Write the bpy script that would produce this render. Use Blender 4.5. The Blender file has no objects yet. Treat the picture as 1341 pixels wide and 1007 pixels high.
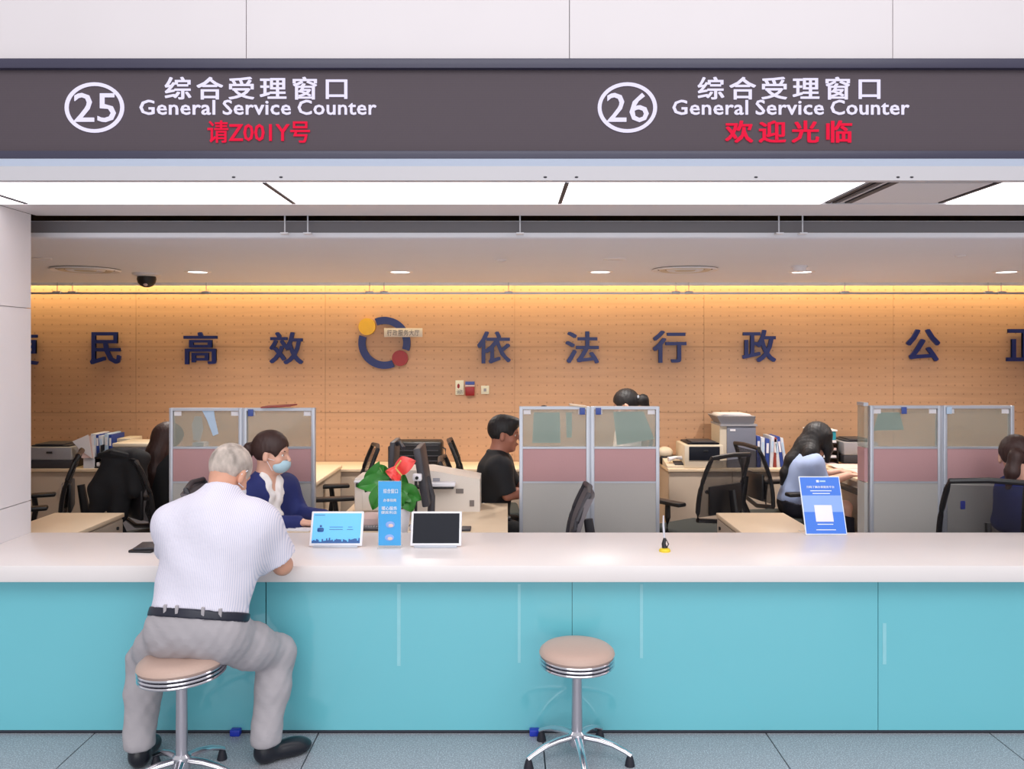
import bpy, bmesh, math, random
import numpy as np
from mathutils import Vector, Matrix, Euler
PI = math.pi
random.seed(5)
scene = bpy.context.scene
col = scene.collection
F = 1080.0; CX = 665.0; CY = 462.0; H = 1.70

# ------------------------------------------------------------------ camera
cam = bpy.data.cameras.new('camera'); cam.sensor_fit = 'HORIZONTAL'; cam.sensor_width = 36
cam.lens = 36 * F / 1341; cam.shift_x = (670.5 - CX) / 1341; cam.shift_y = (CY - 503.5) / 1341
cam.clip_start = 0.05
co = bpy.data.objects.new('camera', cam); col.objects.link(co)
co.location = (0, 0, H); co.rotation_euler = (PI / 2, 0, 0)
scene.camera = co
# ------------------------------------------------------------------ world, lights, exposure
wd = bpy.data.worlds.new('hall_daylight'); scene.world = wd; wd.use_nodes = True
wd.node_tree.nodes['Background'].inputs[0].default_value = (0.96, 0.95, 0.99, 1)
wd.node_tree.nodes['Background'].inputs[1].default_value = 0.72
scene.view_settings.view_transform = 'Standard'; scene.view_settings.look = 'None'
scene.view_settings.exposure = 0.0; scene.view_settings.gamma = 1.0
scene.view_settings.use_curve_mapping = False

def area(name, loc, target, sx, sy, power, color=(1, 1, 1)):
    l = bpy.data.lights.new(name, 'AREA'); l.shape = 'RECTANGLE'; l.size = sx; l.size_y = sy
    l.energy = power; l.color = color
    o = bpy.data.objects.new(name, l); col.objects.link(o); o.location = loc
    o.rotation_euler = (Vector(target) - Vector(loc)).to_track_quat('-Z', 'Y').to_euler()
    return o
area('hall_top_fill', (0.5, -1.2, 5.4), (0, 3.4, 0.8), 8, 3, 200, (0.97, 0.98, 1.0))  # unseen area lamp added high over the hall to stand for daylight
area('hall_front_fill', (0, -6.4, 2.0), (0, 4, 2.0), 11, 3.8, 230, (0.98, 0.99, 1.0))  # broad unseen lamp added behind the camera to light office and ceiling
# warm LED strip hidden in the slot between ceiling and timber wall
area('cove_light', (0, 7.475, 2.46), (0, 7.60, 1.2), 11, 0.05, 64, (1.0, 0.76, 0.36))
# ------------------------------------------------------------------ materials
def lin(c):
    return tuple(((v / 255) / 12.92 if v / 255 <= 0.04045 else ((v / 255 + 0.055) / 1.055) ** 2.4) for v in c) + (1,)

def mat(name, c, rough=0.5, metal=0.0, var=0.06, scale=30, bump=0.0, bdist=0.004, coat=0.0, stretch=None, emit=None, es=0, alpha=None, spec=None, trans=0):
    m = bpy.data.materials.new(name); m.use_nodes = True
    nt = m.node_tree; N = nt.nodes; L = nt.links; b = N['Principled BSDF']
    b.inputs['Roughness'].default_value = rough; b.inputs['Metallic'].default_value = metal
    b.inputs['Coat Weight'].default_value = coat
    if spec is not None: b.inputs['Specular IOR Level'].default_value = spec
    if trans: b.inputs['Transmission Weight'].default_value = trans
    tc = N.new('ShaderNodeTexCoord'); mp = N.new('ShaderNodeMapping')
    L.new(tc.outputs['Object'], mp.inputs[0])
    if stretch: mp.inputs['Scale'].default_value = stretch
    nz = N.new('ShaderNodeTexNoise'); nz.inputs['Scale'].default_value = scale; nz.inputs['Detail'].default_value = 4
    L.new(mp.outputs[0], nz.inputs['Vector'])
    mx = N.new('ShaderNodeMix'); mx.data_type = 'RGBA'
    l = lin(c)
    mx.inputs[6].default_value = tuple(min(1, v * (1 - var)) for v in l[:3]) + (1,)
    mx.inputs[7].default_value = tuple(min(1, v * (1 + var)) for v in l[:3]) + (1,)
    L.new(nz.outputs[0], mx.inputs[0]); L.new(mx.outputs[2], b.inputs['Base Color'])
    if bump:
        bp = N.new('ShaderNodeBump'); bp.inputs['Strength'].default_value = bump; bp.inputs['Distance'].default_value = bdist
        L.new(nz.outputs[0], bp.inputs['Height']); L.new(bp.outputs[0], b.inputs['Normal'])
    if emit:
        b.inputs['Emission Color'].default_value = lin(emit); b.inputs['Emission Strength'].default_value = es
    if alpha is not None: b.inputs['Alpha'].default_value = alpha
    m['b'] = 1
    return m

def nodes(m):
    nt = m.node_tree
    return nt.nodes, nt.links, nt.nodes['Principled BSDF'], nt.nodes['Mapping']

def math_node(N, L, op, a, b=None):
    n = N.new('ShaderNodeMath'); n.operation = op
    for i, v in enumerate((a, b)):
        if v is None: continue
        if isinstance(v, (int, float)): n.inputs[i].default_value = v
        else: L.new(v, n.inputs[i])
    return n.outputs[0]

M = {}
M['stone'] = mat('white stone panel', (233, 229, 232), 0.35, var=0.02, scale=4)
M['stone_front'] = mat('white stone panel above the sign', (217, 209, 211), 0.4, var=0.02, scale=4)
M['soffit_grey'] = mat('grey ceiling upstand', (128, 124, 128), 0.6, var=0.01)
M['counter'] = mat('white engineered stone', (240, 232, 230), 0.34, var=0.02, scale=5)
M['white_paint'] = mat('white paint', (226, 222, 224), 0.5, var=0.01)
M['soffit_face'] = mat('grey painted metal', (196, 192, 196), 0.45, var=0.01)
M['soffit_bevel'] = mat('pale blue bevel', (205, 214, 232), 0.3, var=0.01)
M['ceiling'] = mat('grey white ceiling paint', (236, 238, 248), 0.7, var=0.015, scale=3)
M['ceiling_trim'] = mat('aluminium trim', (232, 232, 238), 0.3, var=0.01)
M['gap'] = mat('dark recess shade', (92, 78, 70), 0.8)  # shade inside the recess is put into this dark brown
M['light_panel'] = mat('luminous ceiling diffuser', (250, 248, 248), 0.5, var=0, emit=(255, 248, 250), es=2.2)
M['floor'] = mat('speckled grey terrazzo', (154, 156, 164), 0.35, var=0.3, scale=150, coat=0.1)
M['carpet'] = mat('office floor', (178, 178, 184), 0.9)
M['turquoise'] = mat('turquoise back painted glass', (116, 200, 212), 0.08, var=0.03, scale=1.6, coat=0.6)
M['glass_strip'] = mat('pale strip on glass', (150, 213, 222), 0.2)
M['plinth'] = mat('dark plinth', (60, 64, 76), 0.5)
M['frame_dark'] = mat('dark sign frame', (58, 55, 76), 0.35, var=0.02)
M['led'] = mat('led screen', (86, 76, 82), 0.6, var=0.02, spec=0.2)
M['led_white'] = mat('lit white leds', (60, 58, 70), 0.6, var=0, spec=0.1, emit=(236, 230, 255), es=1.0)
M['led_red'] = mat('lit red leds', (70, 10, 20), 0.6, var=0, spec=0.1, emit=(232, 16, 62), es=1.0)
M['navy_letter'] = mat('navy blue painted metal', (30, 44, 112), 0.4)
M['yellow'] = mat('yellow painted metal', (236, 184, 40), 0.4)
M['red'] = mat('dark red painted metal', (150, 30, 34), 0.4)
M['plate'] = mat('pale plate', (222, 212, 200), 0.4)
M['plate_text'] = mat('grey lettering', (120, 112, 108), 0.5)
M['socket'] = mat('socket plastic', (225, 222, 200), 0.4)
M['alu'] = mat('brushed aluminium', (190, 194, 204), 0.35, metal=0.35, var=0.02)
M['pink'] = mat('dusty pink fabric', (192, 150, 152), 0.95, var=0.07, scale=300)
M['grey_panel'] = mat('light grey panel', (180, 177, 173), 0.8, var=0.03, scale=200)
M['screen_glass'] = mat('frosted screen glass', (165, 172, 160), 0.35, var=0.03, alpha=0.42, coat=0.5)
M['clear'] = mat('clear acrylic', (235, 245, 250), 0.05, alpha=0.25, coat=0.5)
M['paper'] = mat('white paper', (236, 232, 236), 0.8, var=0.03)
M['paper_teal'] = mat('pale teal paper', (168, 215, 208), 0.8, var=0.04, scale=8)
M['paper_blue'] = mat('pale blue paper', (190, 212, 235), 0.8, var=0.06, scale=20)
M['paper_pink'] = mat('pinkish paper', (226, 198, 194), 0.8, var=0.05)
M['clip_blue'] = mat('blue plastic clip', (60, 84, 160), 0.4)
M['blue_plastic'] = mat('bright blue plastic', (36, 60, 190), 0.35)
M['desk'] = mat('pale maple laminate', (226, 202, 172), 0.45, var=0.04, scale=6, stretch=(1, 8, 8))
M['desk_side'] = mat('grey beige laminate', (186, 168, 150), 0.5, var=0.03, scale=6)
M['black'] = mat('black plastic', (26, 25, 28), 0.4)
M['charcoal'] = mat('charcoal plastic', (58, 56, 62), 0.5)
M['mesh'] = mat('black chair mesh', (50, 46, 48), 0.8, var=0.2, scale=200, alpha=0.5)
M['mesh_open'] = mat('open black chair mesh', (50, 46, 48), 0.8, var=0.2, scale=200, alpha=0.3)
M['greymesh'] = mat('grey chair fabric', (112, 106, 110), 0.85, var=0.1, scale=200)
M['seat_fabric'] = mat('dark seat fabric', (46, 50, 48), 0.9, var=0.15, scale=200)
M['printer'] = mat('light printer plastic', (224, 214, 204), 0.4, var=0.02)
M['printer_grey'] = mat('grey printer plastic', (152, 150, 156), 0.45, var=0.02)
M['cream'] = mat('cream plastic', (214, 200, 180), 0.45, var=0.02)
M['steel_grey'] = mat('blue grey box', (118, 120, 134), 0.5, var=0.04)
M['chrome'] = mat('chrome', (214, 212, 218), 0.12, metal=1.0, var=0.0)
M['satin'] = mat('satin aluminium', (196, 192, 200), 0.28, metal=0.9, var=0.0)
M['rubber'] = mat('black rubber', (30, 30, 42), 0.6)
M['leather'] = mat('beige leatherette', (198, 168, 154), 0.42, var=0.04, scale=120, bump=0.08)
M['screen_blue'] = mat('lit blue screen', (90, 175, 230), 0.2, var=0.06, scale=6, emit=(80, 170, 232), es=0.35)
M['screen_navy'] = mat('skyline on screen', (28, 84, 150), 0.3)
M['screen_off'] = mat('black screen', (30, 32, 40), 0.35, spec=0.15)
M['white_plastic'] = mat('white plastic', (236, 234, 240), 0.35, var=0.01)
M['sign_blue'] = mat('sky blue print', (66, 165, 228), 0.35, var=0.06, scale=12)
M['sign_royal'] = mat('royal blue print', (60, 120, 222), 0.35, var=0.04, scale=12)
M['sign_pale'] = mat('pale blue print', (138, 172, 232), 0.35, var=0.05, scale=12)
M['print_white'] = mat('white print', (232, 238, 250), 0.5)
M['leaf'] = mat('glossy green leaf', (58, 128, 52), 0.3, var=0.3, scale=14)
M['stem'] = mat('green stem', (96, 130, 66), 0.5)
M['spathe'] = mat('coral red petal', (240, 84, 80), 0.3, var=0.1, scale=14)
M['spadix'] = mat('yellow spadix', (228, 190, 110), 0.5)
M['soil'] = mat('potting soil', (70, 50, 38), 0.9)
M['pen_yellow'] = mat('yellow pen base', (232, 204, 40), 0.4)
M['binder_blue'] = mat('blue binder', (44, 70, 150), 0.5)
M['binder_white'] = mat('white binder', (214, 216, 226), 0.5)
M['binder_red'] = mat('dull red binder', (150, 62, 56), 0.5)
M['teal_box'] = mat('teal box', (40, 150, 172), 0.5)
M['wood_gap'] = mat('dark joint', (166, 122, 84), 0.9)
# people
M['skin'] = mat('skin', (222, 172, 150), 0.5, var=0.05, scale=20)
M['skin_old'] = mat('older skin', (214, 158, 132), 0.5, var=0.08, scale=25)
M['skin_tan'] = mat('tanned skin', (170, 112, 92), 0.5, var=0.06, scale=20)
M['hair_black'] = mat('black hair', (24, 20, 22), 0.6, var=0.3, scale=60, stretch=(1, 1, 0.15), bump=0.5)
M['hair_brown'] = mat('dark brown hair', (56, 34, 30), 0.58, var=0.35, scale=60, stretch=(1, 1, 0.15), bump=0.5)
M['hair_grey'] = mat('short white grey hair', (186, 172, 162), 0.85, var=0.95, scale=24, bump=0.6, stretch=(1, 1, .5))
M['trousers'] = mat('warm grey trousers', (172, 166, 170), 0.85, var=0.06, scale=14, bump=0.5, bdist=0.012, stretch=(.6, .6, 1.3))
M['navy_cloth'] = mat('navy jacket cloth', (32, 42, 104), 0.8, var=0.1, scale=60)
M['black_cloth'] = mat('black cloth', (22, 22, 26), 0.85, var=0.15, scale=60)
M['dark_cloth'] = mat('dark navy cloth', (30, 30, 44), 0.85, var=0.15, scale=60)
M['white_cloth'] = mat('white blouse', (236, 230, 228), 0.8, var=0.03)
M['blue_shirt'] = mat('light blue shirt', (168, 184, 222), 0.8, var=0.06, scale=20)
M['mask_blue'] = mat('light blue mask', (182, 214, 228), 0.8, var=0.02)
M['belt'] = mat('black navy leather belt', (24, 26, 44), 0.4)
M['eye'] = mat('eye white', (225, 220, 215), 0.2); M['iris'] = mat('dark iris', (34, 22, 18), 0.2)
M['lips'] = mat('lips', (170, 96, 88), 0.5)
M['shoe'] = mat('black leather shoe', (22, 24, 34), 0.3)
M['pen_clear'] = mat('pale pen', (205, 205, 215), 0.3)

# striped shirt
m = M['shirt'] = mat('white shirt with fine lilac stripes', (230, 224, 235), 0.85, var=0.02, scale=9, bump=0.6, bdist=0.02)
N, L, B, mp = nodes(m)
sx = N.new('ShaderNodeSeparateXYZ'); L.new(mp.outputs[0], sx.inputs[0])
sn = math_node(N, L, 'SINE', math_node(N, L, 'MULTIPLY', sx.outputs[0], 2 * PI / 0.0068))
fac = math_node(N, L, 'GREATER_THAN', sn, 0.45)
mx2 = N.new('ShaderNodeMix'); mx2.data_type = 'RGBA'
src = B.inputs['Base Color'].links[0].from_socket
L.new(fac, mx2.inputs[0]); L.new(src, mx2.inputs[6]); mx2.inputs[7].default_value = lin((204, 203, 222))
L.new(mx2.outputs[2], B.inputs['Base Color'])
# perforated timber
m = M['wood'] = mat('perforated maple veneer', (203, 160, 126), 0.5, var=0.16, scale=5, stretch=(0.35, 1, 6))
N, L, B, mp = nodes(m)
tc = N['Texture Coordinate']
sx = N.new('ShaderNodeSeparateXYZ'); L.new(tc.outputs['Object'], sx.inputs[0])
fx = math_node(N, L, 'SUBTRACT', math_node(N, L, 'FRACT', math_node(N, L, 'MULTIPLY', sx.outputs[0], 12.5)), 0.5)
fz = math_node(N, L, 'SUBTRACT', math_node(N, L, 'FRACT', math_node(N, L, 'MULTIPLY', sx.outputs[2], 12.5)), 0.5)
d2 = math_node(N, L, 'ADD', math_node(N, L, 'MULTIPLY', fx, fx), math_node(N, L, 'MULTIPLY', fz, fz))
dot = math_node(N, L, 'LESS_THAN', d2, 0.009)
mx2 = N.new('ShaderNodeMix'); mx2.data_type = 'RGBA'
src = B.inputs['Base Color'].links[0].from_socket
L.new(math_node(N, L, 'MULTIPLY', dot, 0.4), mx2.inputs[0]); L.new(src, mx2.inputs[6]); mx2.inputs[7].default_value = lin((110, 66, 36))
L.new(mx2.outputs[2], B.inputs['Base Color'])
# led dot grid
N, L, B, mp = nodes(M['led'])
wv = N.new('ShaderNodeTexWave'); wv.bands_direction = 'Z'; wv.inputs['Scale'].default_value = 42
L.new(mp.outputs[0], wv.inputs['Vector'])
mx2 = N.new('ShaderNodeMix'); mx2.data_type = 'RGBA'; src = B.inputs['Base Color'].links[0].from_socket
L.new(math_node(N, L, 'MULTIPLY', wv.outputs['Fac'], 0.25), mx2.inputs[0]); L.new(src, mx2.inputs[6]); mx2.inputs[7].default_value = lin((60, 52, 60))
L.new(mx2.outputs[2], B.inputs['Base Color'])
# speckles on floor
N, L, B, mp = nodes(M['floor'])
vo = N.new('ShaderNodeTexNoise'); vo.inputs['Scale'].default_value = 170; L.new(mp.outputs[0], vo.inputs['Vector'])
mx2 = N.new('ShaderNodeMix'); mx2.data_type = 'RGBA'; src = B.inputs['Base Color'].links[0].from_socket
L.new(math_node(N, L, 'GREATER_THAN', vo.outputs[0], 0.56), mx2.inputs[0]); L.new(src, mx2.inputs[6]); mx2.inputs[7].default_value = lin((192, 198, 204))
L.new(mx2.outputs[2], B.inputs['Base Color'])

# ------------------------------------------------------------------ helpers
def W(px, py, D):
    return Vector(((px - CX) * D / F, D, H - (py - CY) * D / F))
def X(px, D): return (px - CX) * D / F
def Z(py, D): return H - (py - CY) * D / F

def box(bm, x0, x1, y0, y1, z0, z1, bevel=0, rot=None, seg=2):
    c = Vector(((x0 + x1) / 2, (y0 + y1) / 2, (z0 + z1) / 2))
    m = Matrix.Translation(c)
    if rot is not None: m = m @ rot.to_4x4()
    m = m @ Matrix.Diagonal((abs(x1 - x0), abs(y1 - y0), abs(z1 - z0), 1))
    r = bmesh.ops.create_cube(bm, size=1, matrix=m)
    if bevel:
        es = list({e for v in r['verts'] for e in v.link_edges})
        bmesh.ops.bevel(bm, geom=es, offset=bevel, segments=seg, profile=0.5, affect='EDGES')
    return bm

def cyl(bm, p0, p1, r0, r1=None, seg=16, cap=True):
    p0 = Vector(p0); p1 = Vector(p1); r1 = r0 if r1 is None else r1
    d = p1 - p0
    m = Matrix.Translation((p0 + p1) / 2) @ d.to_track_quat('Z', 'Y').to_matrix().to_4x4()
    bmesh.ops.create_cone(bm, cap_ends=cap, segments=seg, radius1=r0, radius2=r1, depth=d.length, matrix=m)
    return bm

def ball(bm, c, r, seg=12):
    r = (r, r, r) if isinstance(r, (int, float)) else r
    bmesh.ops.create_uvsphere(bm, u_segments=seg * 2, v_segments=seg, radius=1, matrix=Matrix.Translation(c) @ Matrix.Diagonal((*r, 1)))
    return bm

def lathe(bm, prof, c=(0, 0, 0), seg=32, mtx=None):
    rings = []
    for r, z in prof:
        ring = []
        for i in range(seg if r > 1e-6 else 1):
            a = 2 * PI * i / seg
            p = Vector((r * math.cos(a), r * math.sin(a), z))
            if mtx: p = mtx @ p
            ring.append(bm.verts.new(p + Vector(c)))
        rings.append(ring)
    for A, Bq in zip(rings, rings[1:]):
        for i in range(seg):
            j = (i + 1) % seg
            vs = [A[i % len(A)], A[j % len(A)], Bq[j % len(Bq)], Bq[i % len(Bq)]]
            u = []
            for v in vs:
                if v not in u: u.append(v)
            if len(u) > 2: bm.faces.new(u)
    return bm

def tube(bm, pts, r, seg=10, flat=None):
    pts = [Vector(p) for p in pts]; rs = r if isinstance(r, (list, tuple)) else [r] * len(pts)
    rings = []
    for i, p in enumerate(pts):
        t = (pts[min(i + 1, len(pts) - 1)] - pts[max(i - 1, 0)]).normalized()
        up = Vector((0, 0, 1)) if abs(t.z) < 0.95 else Vector((0, 1, 0))
        a = t.cross(up).normalized(); b = a.cross(t)
        ring = []
        for k in range(seg):
            an = 2 * PI * k / seg
            ring.append(bm.verts.new(p + a * math.cos(an) * rs[i] * (flat or 1) + b * math.sin(an) * rs[i]))
        rings.append(ring)
    for A, Bq in zip(rings, rings[1:]):
        for k in range(seg):
            bm.faces.new([A[k], A[(k + 1) % seg], Bq[(k + 1) % seg], Bq[k]])
    bm.faces.new(rings[0]); bm.faces.new(rings[-1])
    return bm

def prism(bm, poly, y0, y1, frame=None):
    """extrude a polygon given in (a, b) coordinates; default a=x, b=z, extruded along y"""
    f = frame or (lambda a, b, t: Vector((a, t, b)))
    A = [bm.verts.new(f(a, b, y0)) for a, b in poly]; Bq = [bm.verts.new(f(a, b, y1)) for a, b in poly]
    n = len(poly)
    bm.faces.new(A); bm.faces.new(Bq[::-1])
    for i in range(n): bm.faces.new([A[i], Bq[i], Bq[(i + 1) % n], A[(i + 1) % n]])
    return bm

def nb(): return bmesh.new()

def wloc(o):
    v = Vector((0, 0, 0))
    while o is not None:
        v += o.location; o = o.parent
    return v

def obj(name, bm, m, parent=None, world=True, smooth=True, label=None, loc=None, ang=35):
    me = bpy.data.meshes.new(name)
    if isinstance(bm, bmesh.types.BMesh):
        bmesh.ops.recalc_face_normals(bm, faces=bm.faces); bm.to_mesh(me); bm.free()
    else: me = bm
    if m is not None and len(me.materials) == 0: me.materials.append(m)
    o = bpy.data.objects.new(name, me); col.objects.link(o)
    if parent is not None:
        o.parent = parent
        if world: me.transform(Matrix.Translation(-wloc(parent)))
    elif loc is not None:
        me.transform(Matrix.Translation(-Vector(loc))); o.location = loc
    if smooth:
        me.polygons.foreach_set('use_smooth', [True] * len(me.polygons)); me.set_sharp_from_angle(angle=math.radians(ang))
    if label: o['label'] = label
    return o

def tag(o, label, cat, group=None):
    o['label'] = label; o['category'] = cat
    if group: o['group'] = group
    return o

def thing(name, label, cat, loc=(0, 0, 0), group=None):
    o = bpy.data.objects.new(name, None); o.empty_display_size = 0.1; col.objects.link(o); o.location = loc
    return tag(o, label, cat, group)

def struct(name, bm, m, parent=None):
    o = obj(name, bm, m, parent, smooth=False)
    if parent is None: o['kind'] = 'structure'
    return o

def sbox(name, m, *a, parent=None, **k): return struct(name, box(nb(), *a, **k), m, parent)
def pbox(name, parent, m, *a, label=None, world=True, **k): return obj(name, box(nb(), *a, **k), m, parent, world=world, label=label)

def kids(o): return [c for c in bpy.data.objects if c.parent == o]
def copy_tree(o, parent=None):
    c = o.copy(); col.objects.link(c)
    if parent is not None: c.parent = parent
    for ch in kids(o): copy_tree(ch, c)
    return c

def dup(o, loc, rz, label, group=None):
    c = copy_tree(o); c.location = loc; c.rotation_euler = (0, 0, rz); c['label'] = label
    if group: c['group'] = group
    return c

def text_bm(s, x0, x1, z0, z1, y, depth, bold=0.0, sp=1.0):
    c = bpy.data.curves.new('t', 'FONT'); c.body = s; c.size = 1; c.space_character = sp; c.resolution_u = 2
    c.extrude = 0.5
    t = bpy.data.objects.new('t', c); col.objects.link(t)
    dg = bpy.context.evaluated_depsgraph_get(); dg.update()
    me = bpy.data.meshes.new_from_object(t.evaluated_get(dg))
    bpy.data.objects.remove(t)
    bm = nb()
    for k, (dx, dy) in enumerate(((0, 0), (1, .6), (-1, .6), (1, -.6), (-1, -.6)) if bold else ((0, 0),)):
        b2 = me.copy(); b2.transform(Matrix.Translation((dx * bold, dy * bold, .004 * k))); bm.from_mesh(b2); bpy.data.meshes.remove(b2)
    bpy.data.meshes.remove(me)
    xs = [v.co.x for v in bm.verts]; ys = [v.co.y for v in bm.verts]
    a0, a1, b0, b1 = min(xs), max(xs), min(ys), max(ys)
    for v in bm.verts:
        v.co = Vector((x0 + (v.co.x - a0) / (a1 - a0) * (x1 - x0), y - (v.co.z + 0.5) * depth, z0 + (v.co.y - b0) / (b1 - b0) * (z1 - z0)))
    return bm

# ------------------------------------------------------------------ implicit surfaces for figures
def surfnet(f, org, h):
    ins = f < 0
    nx, ny, nz = f.shape
    cs = [(i, j, k) for i in (0, 1) for j in (0, 1) for k in (0, 1)]
    sl = lambda A, c: A[c[0]:nx - 1 + c[0], c[1]:ny - 1 + c[1], c[2]:nz - 1 + c[2]]
    cnt = sum(sl(ins, c).astype(np.int8) for c in cs)
    act = (cnt > 0) & (cnt < 8)
    idx = np.argwhere(act); n = len(idx)
    vid = -np.ones(act.shape, np.int64); vid[act] = np.arange(n)
    acc = np.zeros((n, 3)); w = np.zeros(n)
    for a in range(8):
        for b in range(a + 1, 8):
            ca, cb = np.array(cs[a]), np.array(cs[b])
            if np.abs(ca - cb).sum() != 1: continue
            fa = f[tuple((idx + ca).T)]; fb = f[tuple((idx + cb).T)]
            s = (fa < 0) != (fb < 0)
            t = np.where(s, fa / np.where(s, fa - fb, 1), 0)
            acc += np.where(s[:, None], ca + (cb - ca) * t[:, None], 0); w += s
    V = (idx + acc / w[:, None]) * h + org
    faces = []
    for ax in range(3):
        u, v = (ax + 1) % 3, (ax + 2) % 3
        d = [0, 0, 0]; d[ax] = 1
        A = ins[:nx - d[0], :ny - d[1], :nz - d[2]]; Bq = ins[d[0]:, d[1]:, d[2]:]
        e = np.argwhere(A != Bq)
        e = e[(e[:, u] > 0) & (e[:, v] > 0) & (e[:, u] < f.shape[u] - 1) & (e[:, v] < f.shape[v] - 1)]
        fl = A[tuple(e.T)]
        du = np.zeros(3, int); du[u] = 1; dv = np.zeros(3, int); dv[v] = 1
        q = np.stack([vid[tuple((e - du - dv).T)], vid[tuple((e - dv).T)], vid[tuple(e.T)], vid[tuple((e - du).T)]], 1)
        q[~fl] = q[~fl][:, ::-1]
        faces.append(q)
    return V, np.concatenate(faces)

def fmat(fwd, left=None):
    """3x3 frame with columns forward, left, up"""
    return np.array(fwd)
def ypr(yaw, pitch=0, roll=0):
    """yaw about z (0 = +x), pitch>0 looks down, roll"""
    return np.array(Matrix.Rotation(yaw, 3, 'Z') @ Matrix.Rotation(pitch, 3, 'Y') @ Matrix.Rotation(roll, 3, 'X'))

class SDF:
    def __init__(s): s.ops = []
    def cone(s, a, b, ra, rb, k=0.02, sub=False):
        a = np.array(a, float); b = np.array(b, float)
        lo = np.minimum(a - ra, b - rb); hi = np.maximum(a + ra, b + rb)
        def f(P):
            ba = b - a; t = np.clip(((P - a) @ ba) / max(ba @ ba, 1e-9), 0, 1)
            return np.linalg.norm(P - a - t[..., None] * ba, axis=-1) - (ra + t * (rb - ra))
        s.ops.append(('s' if sub else 'u', f, lo, hi, k)); return s
    def chain(s, pts, rs, k=0.02):
        for i in range(len(pts) - 1): s.cone(pts[i], pts[i + 1], rs[i], rs[i + 1], k)
        return s
    def ell(s, c, r, R=None, k=0.02, sub=False):
        c = np.array(c, float); r = np.array(r, float); R = np.eye(3) if R is None else np.array(R)
        ext = np.sqrt(((R * r) ** 2).sum(1))
        def f(P):
            q = (P - c) @ R
            k0 = np.linalg.norm(q / r, axis=-1); k1 = np.linalg.norm(q / (r * r), axis=-1)
            return np.where(k1 > 1e-6, k0 * (k0 - 1) / np.maximum(k1, 1e-6), -r.min())
        s.ops.append(('s' if sub else 'u', f, c - ext, c + ext, k)); return s
    def cut(s, p, n, k=0.004):
        p = np.array(p, float); n = np.array(n, float); n = n / np.linalg.norm(n)
        s.ops.append(('c', lambda P: (P - p) @ n, None, None, k)); return s
    def warp(s, fn): s.ops.append(('w', fn, None, None, 0)); return s
    def mesh(s, name, m, parent, h=0.008, infl=0.0, label=None):
        us = [o for o in s.ops if o[0] == 'u']
        lo = np.min([o[2] for o in us], 0) - 0.04 - infl; hi = np.max([o[3] for o in us], 0) + 0.04 + infl
        n = np.ceil((hi - lo) / h).astype(int) + 1
        ax = [lo[i] + np.arange(n[i]) * h for i in range(3)]
        f = np.full(tuple(n), 0.08, np.float32)
        for op, fn, a, b, k in s.ops:
            if a is None: S = (slice(None),) * 3
            else:
                pad = 0.045 + k + infl
                S = tuple(slice(max(0, int((a[i] - pad - lo[i]) / h)), min(n[i], int((b[i] + pad - lo[i]) / h) + 2)) for i in range(3))
            if op == 'w':
                f = f + fn(*np.meshgrid(*ax, indexing='ij')); continue
            P = np.stack(np.meshgrid(*[ax[i][S[i]] for i in range(3)], indexing='ij'), -1)
            d = fn(P); g = f[S]
            if op == 'u':
                d = d - infl
                hh = np.clip(k - np.abs(g - d), 0, None) / max(k, 1e-6)
                f[S] = np.minimum(g, d) - hh * hh * k * 0.25
            else:
                d = -d if op == 's' else d
                hh = np.clip(k - np.abs(g - d), 0, None) / max(k, 1e-6)
                f[S] = np.maximum(g, d) + hh * hh * k * 0.25
        V, Q = surfnet(f, lo, h)
        me = bpy.data.meshes.new(name); me.from_pydata(V.tolist(), [], Q.tolist()); me.update()
        return obj(name, me, m, parent, ang=60, label=label)

def folds(amp, fr=24, seed=0.0, vert=0.4):
    return lambda x, y, z: (amp * np.sin(fr * (x + 0.6 * y) + 2.2 * np.sin(7 * z + seed) + seed) * np.sin(fr * vert * z + 1.7 * np.sin(9 * x + seed) + 2 * seed)).astype(np.float32)

V3 = lambda *a: np.array(a, float)
def lerp(a, b, t): return a + (b - a) * t

def hand_ops(S, w, d, up, side, s=1.0, curl=0.35):
    """palm, four fingers and thumb from wrist w along d; up = back of hand; side=+1 thumb to left of d"""
    d = d / np.linalg.norm(d); up = up - d * (up @ d); up /= np.linalg.norm(up)
    y = np.cross(up, d) * side
    R = np.stack([d, y, up], 1)
    L = lambda a, b, c: w + s * (d * a + y * b + up * c)
    S.ell(L(.045, 0, 0), V3(.052, .040, .015) * s, R, k=.015)
    for by, ln in ((.030, .070), (.010, .080), (-.011, .074), (-.030, .058)):
        p0 = L(.078, by * .9, 0); p1 = L(.078 + ln * .5, by * 1.1, -.3 * curl * ln); p2 = L(.078 + ln * .92, by * 1.15, -1.1 * curl * ln)
        S.chain([p0, p1, p2], [.0095 * s, .0085 * s, .007 * s], k=.004)
    S.chain([L(.015, .030, -.004), L(.045, .055, -.012), L(.075, .062, -.02)], [.013 * s, .010 * s, .008 * s], k=.008)

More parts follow.
